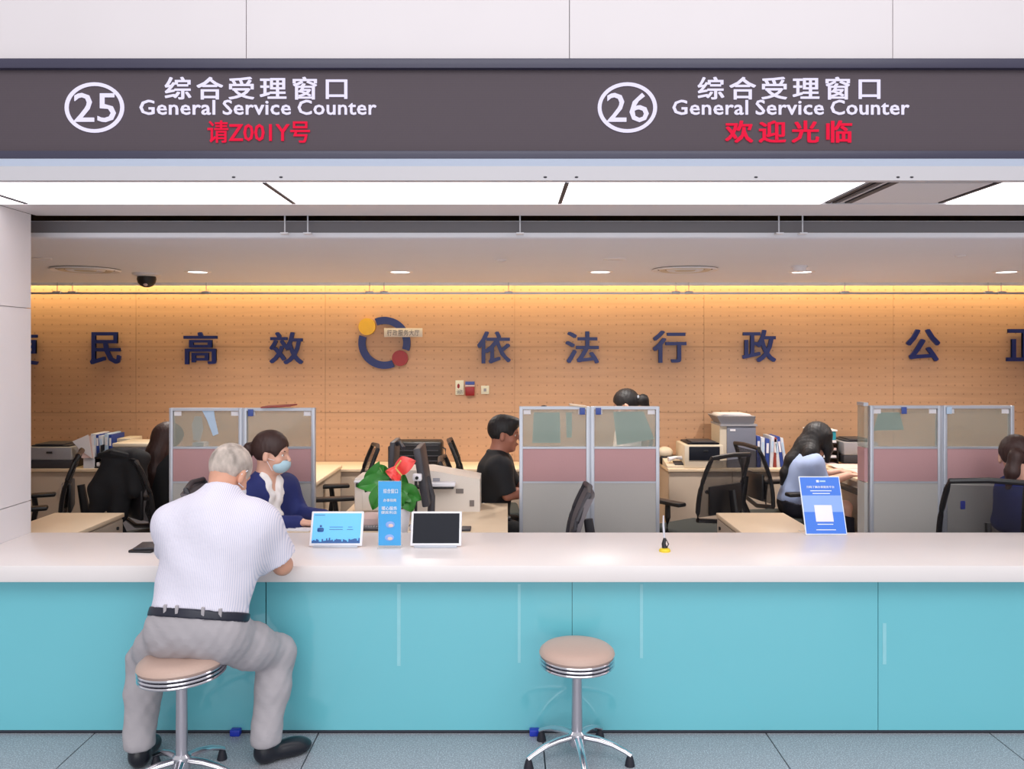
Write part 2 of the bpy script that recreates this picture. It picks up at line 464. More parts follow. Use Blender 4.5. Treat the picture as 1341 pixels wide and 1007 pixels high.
def head_ops(S, c, R, neck, s=1.0, nr=.053):
    L = lambda a, b, z: c + s * (R @ V3(a, b, z))
    S.ell(L(-.012, 0, .026), V3(.094, .075, .089) * s, R)
    S.ell(L(.028, 0, -.045), V3(.056, .055, .072) * s, R, k=.035)
    S.ell(L(.060, 0, -.096), V3(.022, .024, .018) * s, R, k=.025)
    S.ell(L(.070, 0, .020), V3(.018, .048, .014) * s, R, k=.02)
    for sd in (-1, 1):
        S.ell(L(.094, sd * .031, .0), V3(.014, .016, .010) * s, R, k=.012, sub=True)
        S.ell(L(.055, sd * .042, -.035), V3(.022, .018, .02) * s, R, k=.02)
    S.cone(L(.088, 0, .004), L(.106, 0, -.030), .007 * s, .012 * s, k=.012)
    S.ell(L(.088, 0, -.062), V3(.010, .024, .009) * s, R, k=.008)
    for sd in (-1, 1):
        S.ell(L(-.008, sd * .081, -.014), V3(.018, .012, .033) * s, R, k=.005)
        S.ell(L(.004, sd * .092, -.012), V3(.010, .007, .019) * s, R, k=.004, sub=True)
    S.cone(L(-.022, 0, -.05), neck, nr * s, (nr + .006) * s, k=.03)

def figure(name, label, J, skin, top_m, bot_m, base, h=.009, sleeve=1.0, hs=1.0, arm=(.050, .040, .027), c=.010,
           torso=(1, 1), shoes=None, top_name='shirt', fold=.004, legs=True, hands=('relaxed', 'relaxed'), lower_name='trousers', belt=None, topcut=True):
    t = thing(name, label, 'person', base)
    pel, nk = J['pel'], J['neck']; sR, sL = J['sR'], J['sL']
    up = nk - pel; ul = np.linalg.norm(up); up = up / ul
    left = sL - sR; left = left - up * (left @ up); left /= np.linalg.norm(left)
    R = np.stack([np.cross(left, up), left, up], 1); fw = R[:, 0]
    td, tw = torso
    HR = ypr(*J['hrot'])
    def torso_ops(S, e):
        S.ell(pel, V3(.110 * td + e, .160 * tw + e, .105 + e), R)
        S.ell(pel + up * ul * .33 + fw * .01, V3(.105 * td + e, .148 * tw + e, .15 + e), R, k=.08)
        S.ell(pel + up * ul * .66, V3(.110 * td + e, .162 * tw + e, .17 + e), R, k=.08)
        S.cone(sR - left * -.01, sL - left * .01, .052 + e, .052 + e, k=.07)
        S.cone(pel + up * ul * .85, nk - up * .01, .085 + e, .052 + e, k=.05)
    B = SDF(); torso_ops(B, -.012)
    head_ops(B, J['head'], HR, nk + up * -.03, hs)
    for side, s_, e_, w_, hd in ((-1, 'sR', 'eR', 'wR', 'hR'), (1, 'sL', 'eL', 'wL', 'hL')):
        B.chain([J[s_], J[e_]], [arm[0], arm[1]], k=.03)
        mid = lerp(J[e_], J[w_], .35)
        B.chain([J[e_], mid, J[w_]], [arm[1] * .95, arm[1] * .92, arm[2]], k=.01)
        hand_ops(B, J[w_], J[hd], V3(0, 0, 1), -side, .95 * hs)
    for side, hp, kn, an in ((-1, 'hipR', 'kR', 'aR'), (1, 'hipL', 'kL', 'aL')):
        B.chain([J[hp], J[kn]], [.072, .050], k=.04); B.chain([J[kn], lerp(J[kn], J[an], .35), J[an]], [.050, .048, .034], k=.01)
    B.mesh('body', skin, t, h if h < .009 else .009)
    T = SDF()
    for s_, e_, w_ in (('sR', 'eR', 'wR'), ('sL', 'eL', 'wL')):
        if sleeve <= 1:
            e2 = lerp(J[s_], J[e_], sleeve + .2)
            T2 = [J[s_], e2, [arm[0] + c + .004, lerp(arm[0], arm[1], sleeve) + c + .010], lerp(J[s_], J[e_], sleeve), J[e_] - J[s_]]
            T.chain([T2[0], T2[1]], T2[2], k=.001); 
            p_, n_ = T2[3], T2[4] / np.linalg.norm(T2[4])
            T.ell(p_ + n_ * .10, V3(.10, .14, .14), np.stack([n_, np.cross(n_, V3(0, 0, 1.) if abs(n_[2]) < .9 else V3(1., 0, 0)) / np.linalg.norm(np.cross(n_, V3(0, 0, 1.) if abs(n_[2]) < .9 else V3(1., 0, 0))), np.cross(n_, np.cross(n_, V3(0, 0, 1.) if abs(n_[2]) < .9 else V3(1., 0, 0)) / np.linalg.norm(np.cross(n_, V3(0, 0, 1.) if abs(n_[2]) < .9 else V3(1., 0, 0))))], 1), k=.002, sub=True)
        else:
            T.chain([J[s_], J[e_]], [arm[0] + c + .006, arm[1] + c + .006], k=.05)
            T.chain([J[e_], lerp(J[e_], J[w_], .93)], [arm[1] + c + .004, arm[2] + c + .006], k=.02)
    torso_ops(T, c)
    if fold: T.warp(folds(fold))
    if sleeve < 1:
        pass
    T.ell(J['head'], V3(.09, .09, .1), HR, k=.01, sub=True)
    for (pa, pb, ra, rb) in J.get('carve', lambda *a: [])(nk, up, fw): T.cone(pa, pb, ra, rb, k=.006, sub=True)
    T.cut(nk + up * .035 + fw * .0, up + fw * -.12)
    T.cut(pel + up * J.get('hem', -.02), -up)
    tops = T.mesh(top_name, top_m, t, h)
    if legs:
        Bt = SDF()
        Bt.ell(pel - up * .0, V3(.118 * td, .168 * tw, .115), R)
        Bt.ell(pel + up * .08, V3(.108 * td, .158 * tw, .11), R, k=.05)
        for hp, kn, an in (('hipR', 'kR', 'aR'), ('hipL', 'kL', 'aL')):
            Bt.chain([J[hp], lerp(J[hp], J[kn], .5), J[kn]], [.094, .084, .070], k=.06)
            Bt.chain([J[kn], lerp(J[kn], J[an], .4), J[an]], [.068, .066, .064], k=.05)
            Bt.cut(J[an] - V3(0, 0, .0), J[an] - J[kn]) if hp == 'hipL' and False else None
        if fold: Bt.warp(folds(fold * .35, 60, 1.3, .6)); Bt.warp(folds(fold * .25, 110, .3, .8))
        Bt.cut(V3(0, 0, min(J['aR'][2], J['aL'][2]) - .02), V3(0, 0, -1))
        Bt.cut(pel + up * J.get('waist', .06), up)
        Bt.mesh(lower_name, bot_m, t, h)
        for an, yaw in (('aR', J['fR']), ('aL', J['fL'])):
            a = J[an]; d = V3(math.cos(yaw), math.sin(yaw), 0); Rf = ypr(yaw)
            S = SDF()
            S.ell(a + d * .0 + V3(0, 0, .045 - a[2]), V3(.048, .040, .045), Rf)
            S.ell(a + d * .085 + V3(0, 0, .036 - a[2]), V3(.085, .043, .036), Rf, k=.03)
            S.ell(a + d * .145 + V3(0, 0, .028 - a[2]), V3(.058, .044, .030), Rf, k=.03)
            S.cone(a + V3(0, 0, .05 - a[2]), a + V3(0, 0, .01), .038, .040, k=.02)
            S.cut(V3(0, 0, .004), V3(0, 0, -1))
            S.mesh('shoe', shoes or M['shoe'], t, .006)
    figure.torso = torso_ops
    return t, R, HR, up, fw, left

def hair_cap(t, c, HR, m, s=1.0, h=.006, back=-.075, thick=0.0, name='hair', extra=None, face=.058, ears=True):
    L = lambda a, b, z: c + s * (HR @ V3(a, b, z))
    S = SDF()
    S.ell(L(-.015, 0, .032), V3(.101 + thick, .083 + thick, .094 + thick) * s, HR)
    S.ell(L(.105, 0, -.035), V3(face, .095, .088) * s, HR, k=.012, sub=True)
    if ears:
        for sd in (-1, 1): S.ell(L(.012, sd * .09, -.035), V3(.040, .045, .048) * s, HR, k=.01, sub=True)
    S.cut(L(0, 0, back), HR @ V3(.25, 0, -1), k=.01)
    if extra: extra(S, L)
    S.warp(lambda x, y, z: (.0016 * np.sin(260 * x + 90 * y) * np.sin(240 * y)).astype(np.float32))
    return S.mesh(name, m, t, h)

def eyes(t, c, HR, s=1.0, brow=None, lips=True):
    L = lambda a, b, z: Vector(c + s * (HR @ V3(a, b, z)))
    for sd in (-1, 1):
        e = obj('eye', ball(nb(), L(.0665, sd * .031, 0), .0125 * s, 8), M['eye'], t)
        obj('iris', ball(nb(), L(.0765, sd * .031, 0), .0045 * s, 6), M['iris'], e)
        if brow: obj('eyebrow', tube(nb(), [L(.086, sd * .018, .018), L(.082, sd * .034, .023), L(.070, sd * .050, .018)], [.0025, .003, .0015]), brow, t)
    if lips: obj('lips', ball(nb(), L(.092, 0, -.062), (.006 * s, .018 * s, .006 * s), 8), M['lips'], t)

# ------------------------------------------------------------------ room shell
GAP = .003
fl = sbox('floor', M['plinth'], -6, 6, -7, 3.75, -.06, -.012)
for i in range(-5, 6):
    for j in range(-5, 4):
        x0 = -1.846 + i; y0 = j - .31
        y1 = min(y0 + 1, 3.75)
        o = pbox('floor_tile', fl, M['floor'], x0 + GAP, x0 + 1 - GAP, y0 + GAP, y1 - (GAP if y1 < 3.75 else 0), -.012, 0)
of = sbox('floor_office', M['carpet'], -6, 6, 3.75, 7.8, -.06, -.001)
cl = sbox('ceiling', M['ceiling'], -6, 6, 4.50, 7.36, 2.325, 2.42)
sbox('trim_6', M['soffit_grey'], -6, 6, 4.490, 4.4995, 2.353, 2.415)
sbox('trim_1', M['ceiling_trim'], -6, 6, 4.478, 4.50, 2.327, 2.352)      # bright front edge of the ceiling
sbox('ceiling_gap', M['gap'], -6, 6, 4.30, 7.9, 2.62, 2.66)
sbox('trim_2', M['ceiling_trim'], -6, 6, 7.345, 7.36, 2.300, 2.325)
# timber wall
wb = sbox('wall_back', M['wood_gap'], -6, 6, 7.62, 7.75, 0, 2.66)
xs0 = X(178, 7.6)
for i in range(-2, 6):
    for (z0, z1) in ((0, .55), (.55, 1.15), (1.15, 1.755), (1.755, 2.6)):
        x0 = xs0 + i * 1.745
        pbox('wood_panel', wb, M['wood'], max(x0, -6) + .0012, min(x0 + 1.745, 6) - .0012, 7.60, 7.62, z0 + .0015, z1 - .0015)
sbox('wall_left', M['white_paint'], -6.1, -6, 4.28, 7.7, 0, 2.66)
sbox('wall_right', M['white_paint'], 6, 6.1, 4.28, 7.7, 0, 2.66)
# left stone pier beside the opening, right pier out of view
for nm, sgn, xa in (('wall_pier_left', -1, 2.475), ('wall_pier_right', 1, 3.6)):
    w = sbox(nm, M['stone'], *sorted((sgn * (xa + .02), sgn * 6)), 3.47, 4.28, 0, 2.42)
    for (z0, z1) in ((0, .935), (.935, 1.93), (1.93, 2.42)):
        pbox('stone_slab', w, M['stone'], *sorted((sgn * xa, sgn * (xa + .02))), 3.45, 4.28, z0 + .002, z1 - .002)
# stone panels above the sign
wf = sbox('wall_front', M['plinth'], -6, 6, 3.50, 3.62, 2.93, 4.2)
for i in range(-4, 5):
    x0 = X(322, 3.47) + i * 1.362
    pbox('stone_panel', wf, M['stone_front'], max(-6, x0 + .0015), min(6, x0 + 1.3605), 3.475, 3.50, 2.935, 4.2)
# lintel: face under the sign, luminous soffit, return frame
li = sbox('trim_3', M['soffit_face'], -6, 6, 3.45, 3.49, 2.421, 2.481)
obj('bevel_strip', prism(nb(), [(3.43, 2.512), (3.49, 2.512), (3.49, 2.481), (3.45, 2.481)], -6, 6, lambda a, b, t: Vector((t, a, b))), M['soffit_bevel'], li, smooth=False)
for px in (306, 368, 714, 755, 990, 1176, 1194):
    obj('screw', ball(nb(), (X(px, 3.45), 3.45, Z(232, 3.45)), (.008, .004, .004), 6), M['charcoal'], li)
so = sbox('ceiling_soffit', M['plinth'], -2.475, 3.6, 3.49, 4.0, 2.44, 2.47)
for x0, x1 in ((-2.475, -2.32), (-2.32, -1.03), (-1.03, .25), (.25, 1.52), (2.12, 3.6)):
    pbox('light_panel', so, M['light_panel'], x0 + .006, x1 - .006, 3.492, 3.995, 2.421, 2.44)
for x0 in (-2.32, -1.03, .25): pbox('seam_strip', so, M['charcoal'], x0 - .009, x0 + .009, 3.492, 3.97, 2.416, 2.4209)
sbox('trim_4', M['stone'], -2.475, 3.6, 4.0, 4.33, 2.42, 2.50)
sbox('trim_5', M['stone'], -2.475, 3.6, 4.31, 4.33, 2.50, 2.62)
# access hatch with linear grille in the soffit
hv = thing('ceiling_vent', 'square white access hatch with dark linear grille slots in the bright soffit', 'vent', (1.82, 3.74, 2.43))
pbox('hatch_panel', hv, M['white_paint'], 1.665, 2.07, 3.52, 3.985, 2.424, 2.438)
for a, b_ in ((1.535, 1.555), (1.568, 1.585), (1.60, 1.612), (1.628, 1.66), (2.08, 2.10)):
    pbox('slat', hv, M['charcoal'] if b_ - a > .016 else M['soffit_face'], a, b_, 3.50, 3.985, 2.422, 2.438)
# ------------------------------------------------------------------ LED sign
s3 = F / 3.44
sg = thing('led_sign', 'long dark LED sign above the service counters showing windows 25 and 26', 'sign', (0, 3.47, 2.511))
fr = nb()
zb, zt = Z(208.5, 3.44), Z(77, 3.44)
box(fr, -6, 6, 3.43, 3.52, zt - .042, zt, .004); box(fr, -6, 6, 3.43, 3.52, zb, zb + .034, .004)
obj('frame', fr, M['frame_dark'], sg)
pbox('screen', sg, M['led'], -6, 6, 3.455, 3.50, zb + .034, zt - .042)
def px_text(name, s, x0, x1, y0, y1, m, par, D=3.452, dep=.004, bold=0, sp=1.0, label=None):
    return obj(name, text_bm(s, X(x0, D), X(x1, D), Z(y1, D), Z(y0, D), D, dep, bold, sp), m, par, smooth=False, label=label)
for num, dx, red in (('25', 0, ('请Z001Y号', 272, 406)), ('26', 697.5, ('欢迎光临', 252, 418))):
    D = 3.452
    ring = nb(); cx, cz = X(124 + dx, D), Z(141, D); n = 48
    for a in range(n):
        a0, a1 = 2 * PI * a / n, 2 * PI * (a + 1) / n
        P = [(cx + math.cos(t) * rx / s3, cz + math.sin(t) * rz / s3) for t, rx, rz in ((a0, 39, 33), (a1, 39, 33), (a1, 34, 28.5), (a0, 34, 28.5))]
        ring.faces.new([ring.verts.new((p[0], D - .004, p[1])) for p in P])
    bmesh.ops.remove_doubles(ring, verts=ring.verts, dist=1e-5)
    r = bmesh.ops.extrude_face_region(ring, geom=ring.faces[:])
    bmesh.ops.translate(ring, verts=[v for v in r['geom'] if isinstance(v, bmesh.types.BMVert)], vec=(0, .004, 0))
    obj('number_ring', ring, M['led_white'], sg, smooth=False, label='white lit ring around the number ' + num)
    px_text('counter_number', num, 97 + dx, 152 + dx, 122, 160, M['led_white'], sg, bold=.004, label='white lit number ' + num)
    px_text('chinese_lettering', '综合受理窗口', 216 + dx, 455 + dx, 101, 130.5, M['led_white'], sg, bold=.016, sp=1.3)
    for wd_, xa, xb in (('General', 183, 282), ('Service', 292, 381), ('Counter', 390, 493)):
        px_text('english_lettering', wd_, xa + dx, xb + dx, 131, 150.5, M['led_white'], sg, bold=.012, sp=1.04)
    px_text('red_lettering', red[0], red[1] + dx, red[2] + dx, 158, 187, M['led_red'], sg, bold=.022 if dx else .012, sp=1.35 if dx else 1.0, label='red lit characters')

# ------------------------------------------------------------------ counter
ZC = .77
ct = thing('service_counter', 'long white topped service counter with turquoise glass front', 'counter', (0, 3.9, 0))
pbox('countertop', ct, M['counter'], -2.474, 3.59, 3.60, 4.27, ZC - .072, ZC, bevel=.004)
pbox('core', ct, M['plinth'], -2.474, 3.59, 3.70, 4.10, .0, ZC - .073)
pbox('plinth', ct, M['plinth'], -2.474, 3.59, 3.692, 3.70, 0, .02)
for x0 in (-2.45, -1.08, .287, 1.655, 3.023):
    x1 = min(x0 + 1.368, 3.59)
    g = pbox('glass_panel', ct, M['turquoise'], x0 + .0015, x1 - .0015, 3.686, 3.698, .014, ZC - .073)
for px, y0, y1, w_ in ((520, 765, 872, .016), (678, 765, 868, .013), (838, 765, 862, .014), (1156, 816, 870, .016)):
    pbox('pale_strip', ct, M['glass_strip'], X(px, 3.685), X(px, 3.685) + w_, 3.6845, 3.6865, Z(y1, 3.685), Z(y0, 3.685), label='faint pale vertical strip on the glass')  # slightly paler vertical strips set on the face of the glass
for px, lb in ((308, 'small blue clip on the floor line near the seated man\'s shoe'), (700, 'small blue clip on the floor line behind the empty stool')):
    o = obj('floor_clip', box(nb(), X(px, 3.66) - .022, X(px, 3.66) + .022, 3.65, 3.684, 0.0, .028, .004), M['blue_plastic'], loc=(X(px, 3.66), 3.667, 0)); tag(o, lb, 'clip')

# ------------------------------------------------------------------ stools
def make_stool(x, y, start, label, seat_tilt=0, R_=.158, up=0.0):
    t = thing('stool', label, 'stool', (x, y, 0), None)
    rt = Matrix.Translation((0, 0, .43 + up)) @ Matrix.Rotation(seat_tilt, 4, 'Y') @ Matrix.Translation((0, 0, -.43))
    k = R_ / .158
    obj('seat', lathe(nb(), [(0, .482), (.06 * k, .481), (.11 * k, .477), (.14 * k, .470), (.154 * k, .458), (R_, .447), (.150 * k, .436), (0, .436)], seg=48, mtx=rt), M['leather'], t, world=False)
    for z in (.432, .417, .402):
        obj('chrome_ring', lathe(nb(), [(0, z + .0065), (.146 * k, z + .0065), (.154 * k, z + .004), (.157 * k, z), (.154 * k, z - .005), (.146 * k, z - .0075), (0, z - .0075)], seg=48, mtx=rt), M['chrome'], t, world=False)
    obj('pole', lathe(nb(), [(0, .10), (.023, .10), (.022, .25), (.021, .396 + up), (0, .396 + up)], seg=24), M['satin'], t, world=False)
    obj('hub', lathe(nb(), [(0, .06), (.03, .06), (.038, .075), (.036, .112), (.026, .122), (0, .122)], seg=24), M['chrome'], t, world=False)
    for i in range(5):
        a = math.radians(start + 72 * i); d = Vector((math.cos(a), math.sin(a), 0))
        pts = [d * .02 + Vector((0, 0, .098)), d * .09 + Vector((0, 0, .092)), d * .15 + Vector((0, 0, .078)), d * .20 + Vector((0, 0, .056)), d * .225 + Vector((0, 0, .042))]
        lg = obj('leg', tube(nb(), pts, [.014, .013, .0115, .010, .010], 12, 1.3), M['chrome'], t, world=False)
        obj('rubber_foot', lathe(nb(), [(0, 0), (.021, 0), (.019, .012), (.014, .032), (.008, .044), (0, .046)], c=d * .22, seg=16), M['rubber'], lg, world=False)
    return t
make_stool(X(755, 3.47), 3.45, -86, 'empty round stool with beige leather seat and chrome rings')
make_stool(X(238, 3.25), 3.25, -78, 'round beige stool the white haired man sits on', R_=.168, seat_tilt=-.05, up=.035)

# ------------------------------------------------------------------ wall lettering and emblem
DW = 7.598
for ch, px, py, lb in (('便', 30, 457, 'cut off by the stone pier at the left'), ('民', 140, 456, 'under the dome camera, next to the pier'), ('高', 264, 456, 'second to the left of the ring emblem'), ('效', 376, 456, 'just left of the ring emblem'),
                       ('依', 647, 455, 'just right of the ring emblem'), ('法', 762, 455, 'second to the right of the ring emblem'), ('行', 876, 454, 'above the right edge of the middle partition'), ('政', 993, 453, 'above the steel box and binders'),
                       ('公', 1207, 452, 'above the right partition'), ('正', 1338, 452, 'cut off at the far right edge')):
    hw = 22 if ch not in '民' else 20
    o = obj('wall_character', text_bm(ch, X(px - hw, DW), X(px + hw, DW), Z(py + 21, DW), Z(py - 21, DW), DW - .012, .022, .02), M['navy_letter'], smooth=False, loc=(X(px, DW), DW, Z(py, DW)))
    tag(o, 'raised navy wall character, ' + lb, 'letter', 'navy characters on the timber wall')
em = thing('wall_emblem', 'round blue ring emblem with yellow and red discs on the timber wall', 'emblem', (X(504, DW), DW, Z(449, DW)))
u = DW / F
def arc(a0, a1, ro, ri):
    bm = nb(); n = 28; c = W(504, 449, DW)
    po = [(c.x + math.cos(math.radians(a0 + (a1 - a0) * i / n)) * ro * u, c.z + math.sin(math.radians(a0 + (a1 - a0) * i / n)) * ro * u) for i in range(n + 1)]
    pi_ = [(c.x + math.cos(math.radians(a0 + (a1 - a0) * i / n)) * ri * u, c.z + math.sin(math.radians(a0 + (a1 - a0) * i / n)) * ri * u) for i in range(n + 1)]
    for i in range(n): prism(bm, [po[i], po[i + 1], pi_[i + 1], pi_[i]], DW - .035, DW - .010)
    bmesh.ops.remove_doubles(bm, verts=bm.verts, dist=1e-5)
    return bm
obj('ring_arc', arc(112, -18, 34, 24.5), M['navy_letter'], em, smooth=False)
obj('ring_arc', arc(163, 293, 34, 24.5), M['navy_letter'], em, smooth=False)
obj('yellow_disc', cyl(nb(), (X(481.5, DW), DW - .045, Z(428, DW)), (X(481.5, DW), DW - .008, Z(428, DW)), 11 * u, seg=40), M['yellow'], em, label='yellow disc')
obj('red_disc', cyl(nb(), (X(524.5, DW), DW - .045, Z(469, DW)), (X(524.5, DW), DW - .008, Z(469, DW)), 10.3 * u, seg=40), M['red'], em, label='dark red disc')
np_ = pbox('name_plate', em, M['plate'], X(504, DW), X(554, DW), DW - .055, DW - .042, Z(441.5, DW), Z(430, DW), bevel=.003, label='small pale plate with grey characters')
obj('lettering', text_bm('行政服务大厅', X(508, DW), X(550, DW), Z(440, DW), Z(432, DW), DW - .055, .002, .004, 1.15), M['plate_text'], np_, smooth=False)
# switches on wall
t = thing('safety_notice', 'small pale notice with a red figure beside the alarm box', 'notice', (X(602, DW), DW, Z(508, DW)))
pbox('board', t, M['socket'], X(596.5, DW), X(607.5, DW), DW - .012, DW - .001, Z(517, DW), Z(498, DW), bevel=.002)
obj('red_figure', ball(nb(), (X(600.5, DW), DW - .013, Z(505.5, DW)), (.012, .003, .022), 8), M['red'], t)
obj('text_lines', text_bm('消防', X(598, DW), X(606, DW), Z(516, DW), Z(510, DW), DW - .012, .002), M['plate_text'], t, smooth=False)
t = thing('alarm_box', 'small dark red box with blue top strip on the timber wall', 'alarm', (X(615, DW), DW, Z(508, DW)))
pbox('red_case', t, M['red'], X(609.5, DW), X(621.5, DW), DW - .035, DW - .001, Z(518, DW), Z(506.5, DW), bevel=.006)
pbox('white_band', t, M['paper_pink'], X(609.5, DW), X(621.5, DW), DW - .03, DW - .001, Z(506, DW), Z(504, DW))
pbox('blue_strip', t, M['clip_blue'], X(609.5, DW), X(621.5, DW), DW - .03, DW - .001, Z(503.5, DW), Z(499.5, DW))
t = thing('wall_socket', 'small square white socket right of the red box', 'socket', (X(635, DW), DW, Z(510, DW)))
pbox('face_plate', t, M['socket'], X(630, DW), X(640.5, DW), DW - .012, DW - .001, Z(516, DW), Z(505, DW), bevel=.002)
pbox('insert', t, M['printer_grey'], X(633.5, DW), X(637, DW), DW - .015, DW - .012, Z(512.5, DW), Z(508.5, DW))
# hanging rail in the cove
t = thing('hanging_rail', 'thin grey rail hung on short rods below the ceiling edge', 'rail', (0, 7.33, 2.23))
ZR = Z(384, 7.33)
obj('rail', box(nb(), -5.9, 5.9, 7.322, 7.338, ZR - .009, ZR + .009), M['alu'], t)
for px in (75, 95, 270, 484, 503, 666, 885, 902, 1106, 1294, 1311):
    bm = nb(); x = X(px, 7.33)
    cyl(bm, (x, 7.33, ZR), (x, 7.33, 2.326), .0035, seg=8); box(bm, x - .035, x + .035, 7.31, 7.35, ZR - .006, ZR + .018, .004)
    obj('hanger', bm, M['alu'], t)
# rods in the front slot
for k, (px, lb) in enumerate(((373, 'thin rod in the ceiling slot, leftmost of the five'), (403, 'thin rod in the ceiling slot, second from the left'), (681, 'thin rod in the ceiling slot above the black shirted man'), (1020, 'thin rod in the ceiling slot, left one of the right pair'), (1051, 'thin rod in the ceiling slot, rightmost of the five'))):
    x = X(px, 4.42); bm = nb(); cyl(bm, (x, 4.42, Z(306, 4.42)), (x, 4.42, 2.62), .004, seg=8); box(bm, x - .02, x + .02, 4.40, 4.44, 2.335, 2.343)
    tag(obj('hanger_rod', bm, M['ceiling_trim'], loc=(x, 4.42, 2.62)), lb, 'rod')
# ------------------------------------------------------------------ ceiling fittings
ZCE = 2.325
def dl_lab(n): return 'round recessed ceiling downlight, %s' % n
for px, py, n in ((259, 358, 'right beside the dome camera'), (524, 358, 'above the ring emblem'), (786, 359, 'above the character 法'), (1050, 357, 'in front of the smoke detector'), (1318, 354, 'at the far right edge')):
    D = 6.35; x = X(px, D)
    t = thing('downlight', dl_lab(n), 'light', (x, D, ZCE), 'recessed downlights')
    obj('trim_ring', lathe(nb(), [(.072, .0), (.075, -.006), (.098, -.003), (.1, .0)], (x, D, ZCE), 32), M['ceiling_trim'], t)
    obj('lens', lathe(nb(), [(0, -.004), (.073, -.003), (.073, 0), (0, 0)], (x, D, ZCE), 32), mat('lit lens', (255, 255, 255), .5, emit=(255, 252, 250), es=3.0), t)
    sl = bpy.data.lights.new('downlight_lamp', 'AREA'); sl.shape = 'DISK'; sl.size = .14; sl.energy = 17; sl.color = (1, .95, .9); sl.spread = math.radians(130)
    so_ = bpy.data.objects.new('downlight_lamp', sl); col.objects.link(so_); so_.location = (x, D, ZCE - .012)
for px, py, n in ((112, 354, 'left one near the dome camera'), (897, 354, 'right one above the character 行')):
    D = 6.15; x = X(px, D)
    t = thing('air_diffuser', 'round slotted ceiling air diffuser, ' + n, 'vent', (x, D, ZCE), 'round ceiling diffusers')
    for k in range(4):
        r = .235 - .055 * k
        obj('ring_vane', lathe(nb(), [(r - .032, -.004), (r, -.016), (r + .012, -.006), (r, -.002), (r - .03, 0)], (x, D, ZCE), 40), M['cream'] if k % 2 else M['ceiling_trim'], t)
    obj('throat', lathe(nb(), [(0, -.001), (.24, -.001), (.24, 0), (0, 0)], (x, D, ZCE), 40), M['gap'], t)
x, D = X(192, 6.5), 6.5
t = thing('dome_camera', 'black dome security camera on a white ceiling base', 'camera', (x, D, ZCE))
obj('base', lathe(nb(), [(0, 0), (.105, 0), (.105, -.012), (.08, -.024), (0, -.024)], (x, D, ZCE), 32), M['ceiling_trim'], t)
obj('dome', lathe(nb(), [(.068, -.022), (.072, -.045), (.064, -.075), (.044, -.098), (.02, -.108), (0, -.11)], (x, D, ZCE), 32), M['black'], t)
obj('lens', ball(nb(), (x + .01, D - .04, ZCE - .088), (.018, .018, .014), 8), M['paper_pink'], t)
x, D = X(1050, 5.9), 5.95
t = thing('smoke_detector', 'small white smoke detector on the ceiling by a downlight', 'detector', (x, D, ZCE))
obj('base', lathe(nb(), [(0, 0), (.06, 0), (.06, -.012), (0, -.012)], (x, D, ZCE), 24), M['ceiling_trim'], t)
obj('sensor_head', lathe(nb(), [(0, -.012), (.05, -.012), (.045, -.035), (.03, -.04), (0, -.04)], (x, D, ZCE), 24), M['white_plastic'], t)
for px, D, r, lb in ((656, 5.55, .04, 'small flush white disc on the ceiling between downlights'), (805, 5.5, .075, 'flat round ceiling speaker near the middle'), (55, 5.45, .06, 'flat round ceiling plate by the stone pier'), (1258, 5.3, .035, 'tiny flush ceiling disc towards the right')):
    x = X(px, D)
    tag(obj('ceiling_disc', lathe(nb(), [(0, 0), (r, 0), (r * .97, -.005), (r * .8, -.006), (r * .75, -.003), (0, -.003)], (x, D, ZCE), 28), M['ceiling_trim'], loc=(x, D, ZCE)), lb, 'ceiling plate')

# ------------------------------------------------------------------ partitions
def partition(pxs, ytop, label, D=5.2, side=None):
    x0, x1, x2, x3 = [X(p, D) for p in pxs]; zt = Z(ytop, D)
    t = thing('partition_screen', label, 'partition', ((x0 + x3) / 2, D, 0))
    z1, z2 = Z(586, D), Z(631, D); pw = .022
    for xa in (x0, x1 - pw, x2, x3 - pw): pbox('post', t, M['alu'], xa, xa + pw, D - .02, D + .02, 0, zt, bevel=.002)
    pbox('joint_cover', t, M['alu'], x1, x2, D - .012, D + .012, 0, zt - .004)
    for a, b_ in ((x0 + pw, x1 - pw), (x2 + pw, x3 - pw)):
        pbox('top_rail', t, M['alu'], a, b_, D - .02, D + .02, zt - .018, zt)
        pbox('middle_rail', t, M['alu'], a, b_, D - .018, D + .018, z1 - .006, z1 + .006)
        pbox('lower_rail', t, M['alu'], a, b_, D - .018, D + .018, z2 - .005, z2 + .005)
        pbox('bottom_rail', t, M['alu'], a, b_, D - .018, D + .018, 0, .06)
        pbox('glass_pane', t, M['screen_glass'], a, b_, D - .004, D + .004, z1 + .006, zt - .018)
        pbox('fabric_panel', t, M['pink'], a, b_, D - .014, D + .014, z2 + .005, z1 - .006, bevel=.003)
        pbox('grey_panel', t, M['grey_panel'], a, b_, D - .014, D + .014, .06, z2 - .005)
        xl, xr = a + .005, b_ - .05
        for k, q in enumerate((xl, xr)):
            pbox('sticker', t, M['paper'], q, q + .045, D - .006, D - .0045, zt - .050, zt - .022)
    if side:
        for (za, zb_, m_) in ((0, z2, 'grey_panel'), (z2, z1, 'pink'), (z1, zt, 'screen_glass')):
            pbox('side_panel', t, M[m_], x0 - .03, x0 - .008, D, D + .10, za, zb_ - .004)
        pbox('side_rail', t, M['alu'], x0 - .034, x0 - .004, D, D + .10, zt - .003, zt + .018)
    return t
partition((223, 318, 319.5, 413), 534, 'grey and pink office partition behind the masked woman')
partition((680, 772, 773.5, 863), 532, 'grey and pink office partition right of the black shirted man')
partition((1138, 1231, 1234, 1326), 531, 'grey and pink office partition at the right, behind the navy clad woman', side=True)
